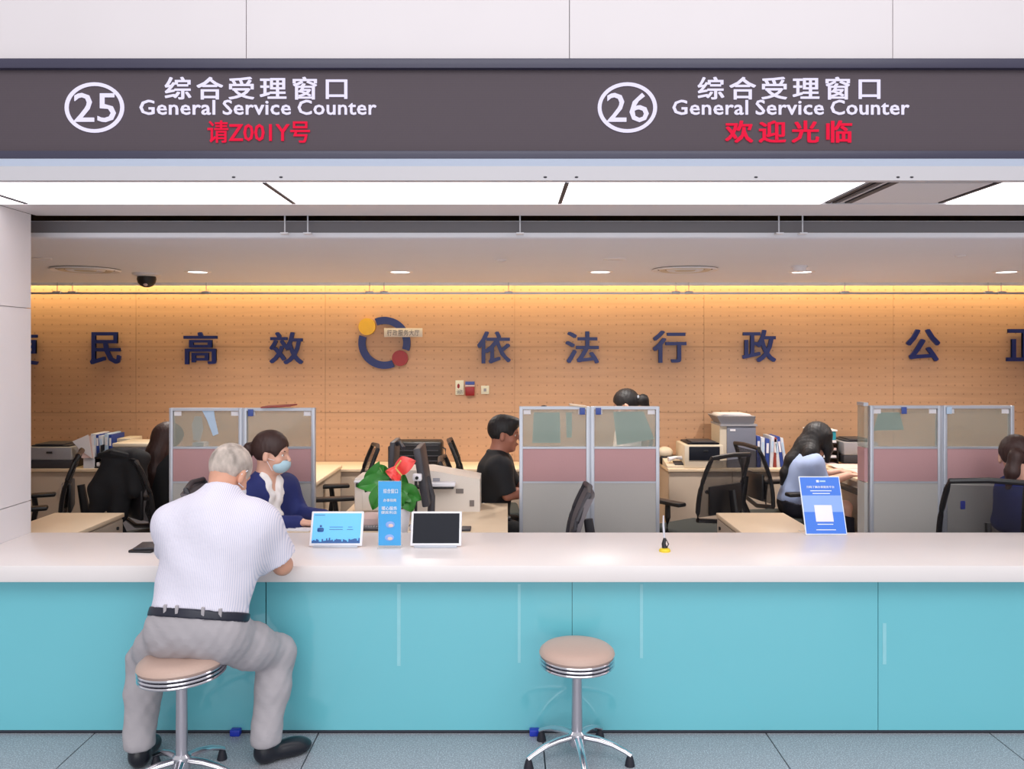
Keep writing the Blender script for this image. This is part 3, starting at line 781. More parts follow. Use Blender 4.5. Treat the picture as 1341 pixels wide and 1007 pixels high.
def clip(px, py, lb, m='clip_blue'):
    D = 5.178; o = obj('name_clip', box(nb(), X(px - 4, D), X(px + 3, D), D - .008, D - .001, Z(py + 5, D), Z(py - 4, D), .002), M[m], loc=(X(px, D), D, Z(py, D))); tag(o, lb, 'clip')
clip(329, 540, 'blue clip on the left partition by its middle post')
clip(763, 538, 'blue clip left of the middle post on the middle partition'); clip(784, 538, 'blue clip right of the middle post on the middle partition')
clip(1184, 537, 'blue clip on the left pane of the right partition'); clip(1243, 537, 'pale blue clip right of the middle post on the right partition', 'paper_blue')
def sheet(poly, D, m, lb, name='paper_sheet'):
    P = [(X(a, D), Z(b, D)) for a, b in poly]
    cxm = sum(p[0] for p in P) / len(P); czm = sum(p[1] for p in P) / len(P)
    tag(obj(name, prism(nb(), P, D, D + .002), M[m], smooth=False, loc=(cxm, D, czm)), lb, 'paper')
sheet([(264, 536.5), (280, 536.5), (281, 545), (286, 568), (279, 571), (271, 550)], 5.19, 'paper_blue', 'folded blue and white paper strip hung on the left partition glass')
sheet([(699, 540), (733, 540), (734, 580), (697, 580)], 5.23, 'paper_teal', 'teal tinted sheet behind the left pane of the middle partition')
sheet([(741, 540), (749, 540), (749, 573), (742, 573)], 5.23, 'paper_teal', 'narrow teal strip behind the middle partition glass')
sheet([(803, 539), (843, 539), (857, 575), (808, 583)], 5.23, 'paper_teal', 'large slanted teal sheet behind the right pane of the middle partition')
sheet([(1150, 540), (1178, 540), (1184, 563), (1144, 564)], 5.23, 'paper_teal', 'teal trapezoid sheet behind the right partition glass')
sheet([(255, 545), (264, 545), (266, 562), (262, 578), (253, 576), (251, 556)], 5.3, 'paper', 'crumpled white paper behind the left partition glass')
tag(obj('paper_stack', box(nb(), X(258, 5.3), X(273, 5.3), 5.22, 5.30, Z(584, 5.3), Z(578, 5.3)), M['paper'], loc=(X(265, 5.3), 5.26, Z(584, 5.3))), 'small white label card behind the left partition glass', 'paper')
zt = Z(533, 5.2)
t = tag(obj('folder', box(nb(), X(345, 5.2), X(384, 5.2), 5.14, 5.30, zt + .001, zt + .010, rot=Matrix.Rotation(-.05, 3, 'Y')), M['binder_red'], loc=(X(365, 5.2), 5.2, zt)), 'thin brown folder lying on top of the left partition', 'folder')
tag(obj('folder', box(nb(), X(746, 5.2), X(768, 5.2), 5.17, 5.28, zt + .005, zt + .012, rot=Matrix.Rotation(.12, 3, 'Y')), M['desk'], loc=(X(757, 5.2), 5.2, zt)), 'thin tan folder lying on top of the middle partition', 'folder')
tag(obj('knob', ball(nb(), (X(712, 5.23), 5.2, zt + .004), (.02, .015, .008), 8), M['black'], loc=(X(712, 5.23), 5.2, zt)), 'small black lump on top of the middle partition', 'ornament')

# ------------------------------------------------------------------ furniture
ZD = .74
def desk(name, label, x0, x1, y0, y1, z=ZD, legs=True, cat='desk'):
    t = thing(name, label, cat, ((x0 + x1) / 2, (y0 + y1) / 2, 0))
    pbox('desktop', t, M['desk'], x0, x1, y0, y1, z - .028, z, bevel=.003)
    for xa in (x0 + .01, x1 - .035): pbox('side_panel', t, M['desk_side'], xa, xa + .025, y0 + .03, y1 - .02, 0, z - .028)
    pbox('modesty_panel', t, M['desk_side'], x0 + .035, x1 - .035, (y0 + y1) / 2, (y0 + y1) / 2 + .018, .25, z - .028)
    return t
d0 = desk('office_desk', 'pale wood desk behind the counter carrying the white printers', -.98, 0.0, 4.42, 5.27)
pbox('desk_extension', d0, M['desk'], -1.40, -.981, 4.42, 4.80, ZD - .028, ZD, bevel=.003)
pbox('side_panel', d0, M['desk_side'], -1.40, -1.375, 4.44, 4.78, 0, ZD - .028)
desk('office_desk', 'pale wood side desk right of the left partition, before the timber wall', -2.1, -1.42, 5.3, 7.08, ZD)
desk('office_desk', 'pale wood side desk hidden behind the middle partition', .22, .84, 5.3, 7.08, ZD)
dr = desk('office_desk', 'paper strewn side desk in front of the woman in light blue', 2.66, 3.35, 5.36, 7.08, ZD)
pbox('keyboard_tray', dr, M['black'], 2.60, 2.9, 5.9, 6.6, ZD - .10, ZD - .075)
for (x0, x1, lb, hs_) in ((-2.72, -2.30, 'pale wood pedestal cabinet with drawers beside the stone pier', 1), (1.25, 1.655, 'pale wood pedestal cabinet with drawers left of the blue leaning sign', -1)):
    t = thing('pedestal_cabinet', lb, 'cabinet', ((x0 + x1) / 2, 4.66, 0))
    pbox('cabinet_top', t, M['desk'], x0, x1, 4.36, 4.95, ZD - .025, ZD, bevel=.003)
    pbox('carcass', t, M['desk_side'], x0 + .012, x1 - .012, 4.38, 4.94, 0, ZD - .025)
    xs_ = x1 - .012 if hs_ > 0 else x0 + .012
    for k in range(3):
        z1 = ZD - .035 - k * .22
        dw = pbox('drawer', t, M['desk_side'], *sorted((xs_, xs_ + hs_ * .010)), 4.39, 4.93, z1 - .21, z1)
        obj('handle', tube(nb(), [(xs_ + hs_ * .01, 4.60, z1 - .05), (xs_ + hs_ * .03, 4.61, z1 - .05), (xs_ + hs_ * .03, 4.73, z1 - .05), (xs_ + hs_ * .01, 4.74, z1 - .05)], .004, 8), M['satin'], dw)
        obj('keyhole', cyl(nb(), (xs_ + hs_ * .008, 4.86, z1 - .04), (xs_ + hs_ * .018, 4.86, z1 - .04), .010, seg=12), M['black'], dw)
ZK = .70
for x0, n, lb in ((-4.35, 4, 'low beige cabinet run along the timber wall at the left'), (-2.05, 4, 'low beige cabinet run along the timber wall below the emblem'), (1.38, 4, 'low beige cabinet run along the timber wall at the right')):
    t = thing('low_cabinet', lb, 'cabinet', (x0 + 1.1, 7.35, 0))
    x1 = x0 + 2.22
    pbox('cabinet_top', t, M['desk'], x0, x1, 7.10, 7.58, ZK - .025, ZK, bevel=.003)
    pbox('carcass', t, M['desk_side'], x0 + .01, x1 - .01, 7.14, 7.57, 0, ZK - .025)
    for k in range(n):
        a = x0 + .012 + k * (x1 - x0 - .024) / n; b_ = a + (x1 - x0 - .024) / n
        dd = pbox('door', t, M['desk_side'], a + .002, b_ - .002, 7.122, 7.14, .05, ZK - .03, bevel=.002)
        hx = b_ - .05 if k % 2 == 0 else a + .05
        obj('handle', tube(nb(), [(hx, 7.122, ZK - .12), (hx, 7.10, ZK - .13), (hx, 7.10, ZK - .22), (hx, 7.122, ZK - .23)], .004, 8), M['satin'], dd)

# office chair, local coordinates, faces +x
def make_chair(label, mesh_m='mesh', frame_m='black', seat_m='seat_fabric', lumbar=True, arms=True, zs=.46, back=.98, bw=.22):
    t = thing('office_chair', label, 'chair', (0, 0, 0))
    obj('seat', box(nb(), -.24, .25, -.24, .24, zs - .06, zs, .03, seg=4), M[seat_m], t, world=False)
    def fr_(y, z):                                    # curved backrest surface x(y,z)
        u_ = (z - zs) / (back - zs)
        return -.22 - .10 * u_ + .04 * math.sin(PI * u_) - .0 + .35 * y * y
    bm = nb(); n = 8; mth = 10
    grid = [[bm.verts.new((fr_(-bw + 2 * bw * i / n, zs + .12 + (back - zs - .14) * j / mth), -bw + 2 * bw * i / n, zs + .12 + (back - zs - .14) * j / mth)) for i in range(n + 1)] for j in range(mth + 1)]
    fs = [bm.faces.new([grid[j][i], grid[j][i + 1], grid[j + 1][i + 1], grid[j + 1][i]]) for j in range(mth) for i in range(n)]
    r = bmesh.ops.extrude_face_region(bm, geom=fs); bmesh.ops.translate(bm, verts=[v for v in r['geom'] if isinstance(v, bmesh.types.BMVert)], vec=(-.006 if mesh_m.startswith('mesh') else -.035, 0, 0))
    obj('backrest', bm, M[mesh_m], t, world=False)
    bm = nb()
    P = []
    for k in range(9): P.append((fr_(-bw, zs + .10 + (back - zs - .10) * k / 8), -bw * (1 - .12 * (k / 8) ** 3), zs + .10 + (back - zs - .10) * k / 8))
    Q = [(p[0], -p[1], p[2]) for p in P][::-1]
    mid = [(fr_(0, back), 0, back + .012)]
    loop = P + mid + Q; loop = loop + [(fr_(0, zs + .08), 0, zs + .07), loop[0]]
    tube(bm, loop, .016, 8)
    obj('back_frame', bm, M[frame_m], t, world=False)
    if lumbar: obj('lumbar_pad', box(nb(), fr_(0, zs + .25) - .035, fr_(0, zs + .25) - .012, -bw * .75, bw * .75, zs + .13, zs + .33, .01), M[frame_m], t, world=False)
    obj('back_support', tube(nb(), [(-.05, 0, zs - .07), (-.26, 0, zs - .05), (-.34, 0, zs + .10), (-.31, 0, zs + .30)], [.022, .022, .02, .016], 8, 1.6), M[frame_m], t, world=False)
    if arms:
        for s_ in (-1, 1):
            ar = obj('armrest', tube(nb(), [(.02, s_ * .2, zs - .05), (.02, s_ * .29, zs - .03), (.0, s_ * .30, zs + .1), (.01, s_ * .29, zs + .19)], [.016, .018, .02, .018], 8), M[frame_m], t, world=False)
            obj('arm_pad', box(nb(), -.13, .15, s_ * .29 - .04, s_ * .29 + .04, zs + .185, zs + .215, .012), M[frame_m], ar, world=False)
    obj('gas_column', cyl(nb(), (0, 0, .09), (0, 0, zs - .06), .026), M[frame_m], t, world=False)
    for i in range(5):
        a = 2 * PI * i / 5 + .3; d = Vector((math.cos(a), math.sin(a), 0))
        lg = obj('base_leg', tube(nb(), [d * .02 + Vector((0, 0, .11)), d * .29 + Vector((0, 0, .075))], [.024, .015], 8), M[frame_m], t, world=False)
        obj('castor', cyl(nb(), d * .29 + Vector((-d.y * .02, d.x * .02, .028)), d * .29 + Vector((d.y * .02, -d.x * .02, .028)), .028, seg=14), M['black'], lg, world=False)
    return t
ch = make_chair('black mesh office chair beside the stone pier, seen from the side', back=.99)
ch.location = (X(104, 5.9) - .26, 5.75, 0); ch.rotation_euler = (0, 0, PI + .42)
dup(ch, (-2.37, 5.74, 0), .85, 'dark office chair with a black coat hung over it')
dup(ch, (X(915, 5.85), 5.9, 0), PI - .95, 'black mesh office chair near the beige printer, back towards the counter')
dup(ch, (2.12, 6.35, 0), .18, 'black mesh office chair the woman in light blue sits on')
ch3 = make_chair('tmp', 'mesh_open', arms=False, lumbar=False, back=.985)
ch3.location = (X(1258, 4.95) - .01, 4.86, 0); ch3.rotation_euler = (0, 0, PI / 2 - .18); ch3['label'] = ('black mesh office chair with a blue tag, left of the navy clad woman')
dup(ch, (X(485, 6.2) - .26, 6.15, 0), PI + .25, 'black office chair seen edge on left of the red flower')
dup(ch, (X(598, 6.7) + .26, 6.62, 0), .05, 'black office chair seen edge on between the printer and the black shirted man')
ch2 = make_chair('grey office chair at the masked woman, its back showing left of the old man', 'greymesh', 'charcoal', 'greymesh', False, False, back=.93)
ch2.location = (X(262, 4.85) + .28, 4.86, 0); ch2.rotation_euler = (0, 0, .12)
dup(ch2, (X(768, 4.66) - .30, 4.68, 0), PI - .05, 'grey office chair seen edge on in front of the middle partition')
D = 4.66
tag(obj('blue_tag', box(nb(), X(1258, D), X(1264.5, D), D, D + .006, Z(667, D), Z(656, D), .003), M['blue_plastic'], loc=(X(1261, D), D, Z(661, D))), 'small bright blue tag on the mesh chair at the right', 'tag')

# black coat hung on the chair
cx_, cy_ = -2.56, 5.47
t = thing('coat', 'black coat draped over the office chair left of the old man', 'coat', (cx_, cy_, .6))
S = SDF()
S.cone(V3(cx_ - .09, cy_ + .0, 1.02), V3(cx_ + .12, cy_ + .04, 1.00), .045, .05)
S.cone(V3(cx_ - .06, cy_, .98), V3(cx_ - .14, cy_, .80), .06, .07, k=.05)
S.cone(V3(cx_ - .12, cy_, .84), V3(cx_ - .2, cy_, .56), .06, .045, k=.05)
S.cone(V3(cx_ + .08, cy_ + .02, .97), V3(cx_ + .10, cy_, .80), .075, .06, k=.05)
S.cone(V3(cx_ + .0, cy_ + .02, .95), V3(cx_ - .03, cy_ + .02, .62), .07, .06, k=.05)
S.warp(folds(.008, 34, .7))
S.mesh('coat_cloth', M['black_cloth'], t, .009)
obj('collar', tube(nb(), [(cx_ - .14, cy_ - .02, 1.02), (cx_ - .04, cy_ - .05, 1.04), (cx_ + .08, cy_ - .02, 1.01)], [.02, .03, .02], 8), M['black_cloth'], t)

# printers and office machines
def printer(name, label, x0, x1, y0, y1, z, h, body, panel, slot=True, cat='printer', dark_low=False):
    t = thing(name, label, cat, ((x0 + x1) / 2, (y0 + y1) / 2, z)); w = x1 - x0
    if dark_low: pbox('paper_drawer', t, M['charcoal'], x0, x1, y0, y1, z, z + h * .34, bevel=.006)
    pbox('housing', t, M[body], x0, x1, y0, y1, z + (h * .34 if dark_low else 0), z + h * .88, bevel=.012)
    pbox('top_cover', t, M[panel], x0 + w * .1, x1 - w * .08, y0 + .03, y1 - .03, z + h * .88, z + h * .95, bevel=.008)
    pbox('output_tray', t, M['charcoal'], x0 + w * .2, x1 - w * .2, y0 + .02, y1 - .1, z + h * .95, z + h, bevel=.003)
    if slot: pbox('front_panel', t, M[panel], x0 + w * .12, x1 - w * .1, y0 - .008, y0 + .01, z + h * .30, z + h * .82, bevel=.004)
    pbox('button', t, M['black'], x0 + w * .48, x0 + w * .60, y0 - .012, y0, z + h * .62, z + h * .70, bevel=.002)
    return t
D = 7.2
printer('printer', 'grey and black printer on the left cabinet run by the stone pier', X(38, D), X(99, D), 7.13, 7.5, ZK, .21, 'printer_grey', 'charcoal', slot=False, dark_low=True)
printer('printer', 'beige laser printer with dark front on the right cabinet run', X(894, D), X(945, D), 7.13, 7.5, ZK, .23, 'cream', 'screen_off')
printer('printer', 'grey and black printer against the right partition edge', X(1101, D), X(1146, D), 7.13, 7.5, ZD + .002, .21, 'printer_grey', 'charcoal', slot=False, dark_low=True)
# white document printers on the near desk
t = thing('document_printer', 'slim white document printer left of the anthurium', 'printer', (X(490, 4.98), 5.05, ZD))
x0, x1 = X(463.5, 4.96), X(508, 4.96)
pbox('housing', t, M['printer'], x0, x1, 4.97, 5.23, ZD, ZD + .205, bevel=.012)
pbox('lid', t, M['white_plastic'], x0, x1 - .03, 4.955, 5.2, ZD + .178, ZD + .19, bevel=.003)
pbox('slot', t, M['black'], x0 + .012, x1 - .03, 4.945, 4.975, ZD + .155, ZD + .177, bevel=.004)
pbox('front_door', t, M['printer'], x0 + .05, x1 - .02, 4.962, 4.975, ZD + .01, ZD + .12, bevel=.003)
t = thing('document_printer', 'large white box printer with grey stickers behind the black tablet', 'printer', (X(590, 4.98), 5.08, ZD))
x0, x1 = X(556, 4.98), X(628.5, 4.98)
obj('housing', prism(nb(), [(x0, ZD), (x1, ZD), (x1, Z(628, 4.98)), (x1 - .07, Z(625, 4.98)), (x0 + .03, Z(616, 4.98)), (x0 - .12, Z(616, 4.98)), (x0 - .12, ZD)], 4.98, 5.25), M['printer'], t)
pbox('tray_lip', t, M['white_plastic'], x0 - .02, X(596, 4.9), 4.90, 4.98, Z(637.5, 4.9), Z(633, 4.9), bevel=.003)
pbox('tray', t, M['black'], x0 - .05, X(594, 4.9), 4.91, 4.985, Z(641, 4.9), Z(637.5, 4.9), bevel=.004)
pbox('sticker', t, M['plate_text'], X(597, 4.98), X(607, 4.98), 4.976, 4.981, Z(646, 4.98), Z(640, 4.98))
pbox('sticker', t, M['plate_text'], X(615, 4.98), X(621, 4.98), 4.976, 4.981, Z(663, 4.98), Z(655, 4.98))
pbox('vent_panel', t, M['printer_grey'], X(567, 4.98), X(576, 4.98), 4.976, 4.981, Z(630, 4.98), Z(626, 4.98))
# monitor edge on
t = thing('monitor', 'dark grey monitor seen edge on behind the black tablet', 'monitor', (X(556, 4.72), 4.72, ZD))
x = X(554, 4.72)
obj('screen_panel', box(nb(), x - .016, x + .024, 4.58, 4.88, ZD + .10, ZD + .43, .008, rot=Matrix.Rotation(-.16, 3, 'Y')), M['charcoal'], t)
obj('stand_neck', tube(nb(), [(x + .045, 4.72, ZD + .01), (x + .05, 4.72, ZD + .14), (x + .02, 4.72, ZD + .25)], [.022, .02, .018], 8), M['charcoal'], t)
obj('stand_base', lathe(nb(), [(0, 0), (.105, 0), (.10, .010), (.03, .018), (0, .018)], (x + .05, 4.72, ZD), 28), M['charcoal'], t)
t = thing('monitor', 'thin black monitor edge on behind the red flower', 'monitor', (X(517, 5.1), 5.12, ZD))
x = X(515, 5.12)
obj('screen_panel', box(nb(), x - .012, x + .018, 4.98, 5.25, ZD + .06, ZD + .42, .006, rot=Matrix.Rotation(.06, 3, 'Y')), M['charcoal'], t)
obj('stand_neck', box(nb(), x - .03, x - .015, 5.1, 5.14, ZD, ZD + .38, .004), M['black'], t)
obj('arm', tube(nb(), [(x - .02, 5.11, ZD + .37), (x + .05, 5.06, ZD + .41), (x + .08, 5.0, ZD + .38)], .014, 8), M['charcoal'], t)
obj('stand_base', box(nb(), x - .1, x + .06, 5.04, 5.2, ZD, ZD + .012, .004), M['black'], t)
t = thing('desk_camera', 'small square white camera on a black stand by the monitor', 'camera', (X(546, 4.6), 4.6, ZD))
x = X(546.5, 4.55); z = Z(625, 4.55)
pbox('camera_body', t, M['white_plastic'], x - .025, x + .025, 4.53, 4.57, z - .02, z + .02, bevel=.008)
obj('lens', cyl(nb(), (x, 4.522, z), (x, 4.535, z), .009, seg=16), M['black'], t)
obj('stand', tube(nb(), [(x - .01, 4.57, ZD), (x - .01, 4.57, z)], .008, 8), M['black'], t)
obj('foot', lathe(nb(), [(0, 0), (.04, 0), (.035, .008), (0, .01)], (x - .01, 4.57, ZD), 20), M['black'], t)
t = tag(obj('socket_block', box(nb(), X(604, 4.45), X(616.5, 4.45), 4.43, 4.52, ZD, ZD + .012, .003), M['charcoal'], loc=(X(610, 4.45), 4.47, ZD)), 'small dark cable outlet on the desk right of the black tablet', 'outlet')
# white boxes behind tablet
tag(obj('paper_tray', box(nb(), X(537, 4.5), X(590, 4.5), 4.46, 4.62, ZD, ZD + .022, .004), M['white_plastic'], loc=(X(560, 4.5), 4.54, ZD)), 'flat white tray lying behind the black tablet', 'tray')
tag(obj('paper_stack', box(nb(), X(475, 4.62), X(500, 4.62), 4.52, 4.72, ZD, ZD + .05, .002), M['paper_pink'], loc=(X(490, 4.6), 4.62, ZD)), 'stack of white papers left of the tall blue sign', 'paper')
t = thing('keyboard', 'dark keyboard lying behind the lit tablet', 'keyboard', (X(440, 4.5), 4.5, ZD))
pbox('base', t, M['charcoal'], X(470, 4.48), X(500, 4.48), 4.44, 4.52, ZD, ZD + .014, bevel=.003)
for k in range(8): pbox('key', t, M['printer_grey'], X(471.5 + k * 3.5, 4.48), X(474 + k * 3.5, 4.48), 4.455, 4.505, ZD + .014, ZD + .019)
t = thing('paper_bundle', 'loose white papers under the masked woman\'s hands', 'paper', (X(395, 4.5), 4.5, ZD))
for k in range(3):
    pbox('sheet', t, M['paper'], X(372 + k * 8, 4.52), X(412 + k * 7, 4.52), 4.43 + k * .02, 4.60 + k * .02, ZD + .001 + k * .004, ZD + .004 + k * .004, rot=Matrix.Rotation(.12 * k - .1, 3, 'Z'))
# black case on back cabinet
D = 7.25
t = thing('hard_case', 'black ribbed hard case standing on the back cabinet behind the flower', 'case', (X(547, D), D, ZK))
pbox('shell', t, M['black'], X(514, D), X(580, D), 7.16, 7.36, ZK + .01, Z(577, 7.2), bevel=.03, seg=4)
for k in range(4): pbox('rib', t, M['charcoal'], X(520, D), X(575, D), 7.153, 7.165, ZK + .055 + k * .045, ZK + .065 + k * .045, bevel=.003)
obj('handle', tube(nb(), [(X(579, D), 7.2, ZK + .08), (X(584, D), 7.2, ZK + .10), (X(584, D), 7.2, ZK + .16), (X(579, D), 7.2, ZK + .18)], .007, 8), M['charcoal'], t)
for k in (0, 1): obj('foot', cyl(nb(), (X(525 + 44 * k, D), 7.25, ZK), (X(525 + 44 * k, D), 7.25, ZK + .02), .015), M['black'], t)
# phones, boxes, binders
x, D = X(884, 7.25), 7.25
t = thing('desk_phone', 'cream desk telephone left of the beige printer', 'telephone', (x, D, ZK))
obj('phone_base', prism(nb(), [(7.14, ZK), (7.36, ZK), (7.36, ZK + .06), (7.14, ZK + .02)], x - .09, x + .11, lambda a, b, t_: Vector((t_, a, b))), M['cream'], t)
obj('handset', tube(nb(), [(x - .07, 7.2, ZK + .07), (x, 7.22, ZK + .085), (x + .08, 7.24, ZK + .075)], [.022, .013, .022], 10), M['white_plastic'], t)
pbox('keypad', t, M['charcoal'], x - .02, x + .08, 7.16, 7.26, ZK + .035, ZK + .042, rot=Matrix.Rotation(.18, 3, 'X'))
tag(obj('cushion_roll', ball(nb(), (X(876, D), 7.44, ZK + .10), (.075, .06, .055), 10), M['cream'], loc=(X(876, D), 7.44, ZK)), 'cream bundle behind the telephone', 'bundle')
tag(obj('equipment_box', box(nb(), X(869, D), X(893, D), 7.38, 7.5, ZK, ZK + .075, .01), M['black'], loc=(X(880, D), 7.44, ZK)), 'black box under the cream bundle by the telephone', 'box')
t = thing('storage_box', 'tall grey steel box behind the mesh chairs at the right', 'box', (X(970, 7.3), 7.33, ZK))
D = 7.18
pbox('body', t, M['steel_grey'], X(952, D), X(990, D), 7.18, 7.5, ZK, Z(558, D), bevel=.004)
pbox('side', t, M['cream'], X(943, D), X(952, D), 7.19, 7.49, ZK, Z(558, D))
pbox('lid', t, M['printer_grey'], X(943, D), X(991.5, D), 7.17, 7.51, Z(558, D), Z(555.5, D))
pbox('label_plate', t, M['paper'], X(956, D), X(963, D), 7.176, 7.181, Z(564.5, D), Z(562, D))
t = thing('paper_tray', 'flared tray full of papers on top of the grey steel box', 'tray', (X(963, D), 7.33, Z(555, D)))
z0, z1 = Z(555.5, D) + .001, Z(545, D)
bm = nb(); a = [(X(945, D), 7.2), (X(988, D), 7.2), (X(988, D), 7.46), (X(945, D), 7.46)]; b_ = [(X(938, D), 7.16), (X(989, D), 7.16), (X(989, D), 7.5), (X(938, D), 7.5)]
va = [bm.verts.new((p[0], p[1], z0)) for p in a]; vb = [bm.verts.new((p[0], p[1], z1)) for p in b_]
bm.faces.new(va); bm.faces.new(vb)
for i in range(4): bm.faces.new([va[i], va[(i + 1) % 4], vb[(i + 1) % 4], vb[i]])
obj('tray', bm, M['printer_grey'], t, smooth=False)
for k in range(4): pbox('paper', t, M['paper'], X(942 + k, D), X(985 - k, D), 7.2, 7.45, z1 + .002 + k * .004, z1 + .005 + k * .004, rot=Matrix.Rotation(.03 * k, 3, 'Z'))
def binders(px0, specs, D, z, h, lab, grp, cat='binder'):
    p = px0
    for k, (w, mm, tilt, nm) in enumerate(specs):
        xa, xb = X(p, D), X(p + w, D); hh = h * (1 - .04 * (k % 3))
        t = thing('binder', nm, cat, ((xa + xb) / 2, D + .12, z), grp)
        rot = Matrix.Rotation(tilt, 3, 'Y')
        obj('cover', box(nb(), xa - (xa + xb) / 2, xb - (xa + xb) / 2 - .001, -.12, .12, 0, hh, .002), M[mm], t, world=False)
        obj('spine_label', box(nb(), (xa - xb) * .3, (xb - xa) * .3, -.123, -.119, hh * .5, hh * .85), M['paper'] if mm != 'binder_white' else M['paper_blue'], t, world=False)
        t.rotation_euler = (0, tilt, 0); p += w + .6
BN = lambda c_, w_: '%s ring binder, %s' % (c_, w_)
binders(991, [(5, 'binder_blue', 0, BN('blue', 'leftmost in the row right of the steel box')), (5, 'binder_white', 0, BN('white', 'second in the row right of the steel box')),
              (5, 'binder_blue', .02, BN('blue', 'between the white binders by the light blue woman')), (4.5, 'binder_white', .06, BN('white', 'left of the red binder')), (4, 'binder_red', .02, BN('dull red', 'in the row behind the light blue woman')),
              (4.5, 'binder_white', -.10, BN('white', 'leaning right of the red binder')), (4.5, 'binder_blue', -.14, BN('blue', 'leaning beside the light blue woman')), (4, 'binder_white', -.16, BN('white', 'last of the row, touching the light blue woman\'s hair'))],
        7.2, ZK, .27, '', 'binders on the right cabinet')
# file rack with binders, left
D = 7.2
t = thing('file_rack', 'black wire file rack on the left cabinet run', 'rack', (X(140, D), D + .15, ZK))
pbox('rack_base', t, M['black'], X(118, D), X(160, D), 7.14, 7.44, ZK, ZK + .012)
pbox('rack_shelf', t, M['black'], X(118, D), X(160, D), 7.14, 7.44, ZK + .085, ZK + .095)
for px in (118, 127, 136, 145, 154, 159): pbox('divider', t, M['black'], X(px, D), X(px, D) + .006, 7.14, 7.44, ZK + .012, ZK + (.085 if px % 2 else .20))
for px in (121, 129.5, 138, 147):
    pbox('roll', t, M['paper'], X(px, D), X(px + 5, D), 7.15, 7.40, ZK + .013, ZK + .05, bevel=.008, label='white paper roll on the lower shelf')
binders(119, [(7, 'binder_white', 0, BN('white', 'leftmost in the left wire rack')), (4, 'binder_blue', -.05, BN('blue', 'leaning in the left wire rack')), (5, 'binder_white', -.08, BN('white', 'middle of the left wire rack')),
              (5, 'paper_blue', 0, BN('pale blue', 'in the left wire rack')), (4, 'binder_blue', 0, BN('blue', 'at the right end of the left wire rack'))], 7.18, ZK + .095, .20, '', 'binders in the left rack')
bx = thing('book_stack', 'stack of pale books right of the wire rack at the left', 'books', (X(170, D), 7.3, ZK))
for k in range(5): pbox('book', bx, M['binder_white' if k % 2 else 'cream'], X(156 + (k % 2), D), X(172 + (k % 3), D), 7.16, 7.40, ZK + k * .052, ZK + .048 + k * .052, bevel=.002)
tag(obj('tray_lid', box(nb(), X(158, 6.9), X(222, 6.9), 6.75, 7.08, Z(583, 6.9), Z(578, 6.9), .006), M['cream'], loc=(X(190, 6.9), 6.9, Z(583, 6.9))), 'flat cream lid of a low unit behind the draped coat', 'lid')
tag(obj('filing_unit', box(nb(), X(160, 6.9), X(221, 6.9), 6.76, 7.07, 0, Z(583, 6.9) - .001, .004), M['printer_grey'], loc=(X(190, 6.9), 6.9, 0)), 'low grey filing unit behind the draped coat', 'cabinet')
sh = thing('paper_sheets', 'fanned white papers leaning between the left printer and the rack', 'paper', (X(108, 7.15), 7.15, ZK))
for k in range(3):
    obj('sheet', prism(nb(), [(X(95 + k * 3, 7.12), Z(578 - k, 7.12)), (X(116 + k * 3, 7.12), Z(569 + k, 7.12)), (X(121 + k, 7.12), Z(600, 7.12)), (X(106 + k, 7.12), Z(600, 7.12) if k else Z(590, 7.12))], 7.115 + .006 * k, 7.117 + .006 * k), M['paper_pink' if k == 1 else 'paper'], sh, smooth=False)
obj('sheet_stand', box(nb(), X(108, 7.12), X(122, 7.12), 7.135, 7.15, ZK, Z(585, 7.12)), M['binder_white'], sh)
# trays and teal box, right
D = 7.1
tr = thing('letter_tray', 'stacked black letter trays with papers behind the light blue woman\'s hands', 'tray', (X(1085, D), 7.3, ZK))
for k in range(4):
    z = ZK + .015 + k * .065
    pbox('tray_level', tr, M['black'], X(1066, D), X(1101, D), 7.15, 7.45, z, z + .008)
    pbox('papers', tr, M['paper' if k % 2 else 'paper_pink'], X(1068, D), X(1099, D), 7.16, 7.43, z + .009, z + .028)
for xa in (1066, 1100): 
    pbox('tray_side', tr, M['black'], X(xa, D), X(xa, D) + .008, 7.15, 7.45, ZK, ZK + .225)
tag(obj('teal_case', box(nb(), X(1072, D), X(1100, D), 7.18, 7.44, ZK + .24, ZK + .315, .006), M['teal_box'], loc=(X(1086, D), 7.3, ZK + .24)), 'teal box on top of the letter trays', 'box')
tag(obj('paper_stack', box(nb(), X(1070, D), X(1101, D), 7.17, 7.45, ZK + .317, ZK + .33, .002), M['paper'], loc=(X(1086, D), 7.3, ZK + .317)), 'white papers on the teal box', 'paper')
pp = thing('paper_pile', 'pinkish loose papers covering the side desk at the right', 'paper', (2.8, 6.3, ZD))
for k in range(7):
    a = 5.75 + k * .16
    pbox('sheet', pp, M[('paper_pink', 'paper', 'paper_pink')[k % 3]], 2.69 + .03 * (k % 2), 3.02, a, a + .26, ZD + .001 + .003 * k, ZD + .0035 + .003 * k, rot=Matrix.Rotation(.2 * math.sin(k * 2), 3, 'Z'))
cb = pbox('cupboard', dr, M['desk_side'], 2.70, 3.1, 5.40, 5.9, .02, ZD - .12, bevel=.003)

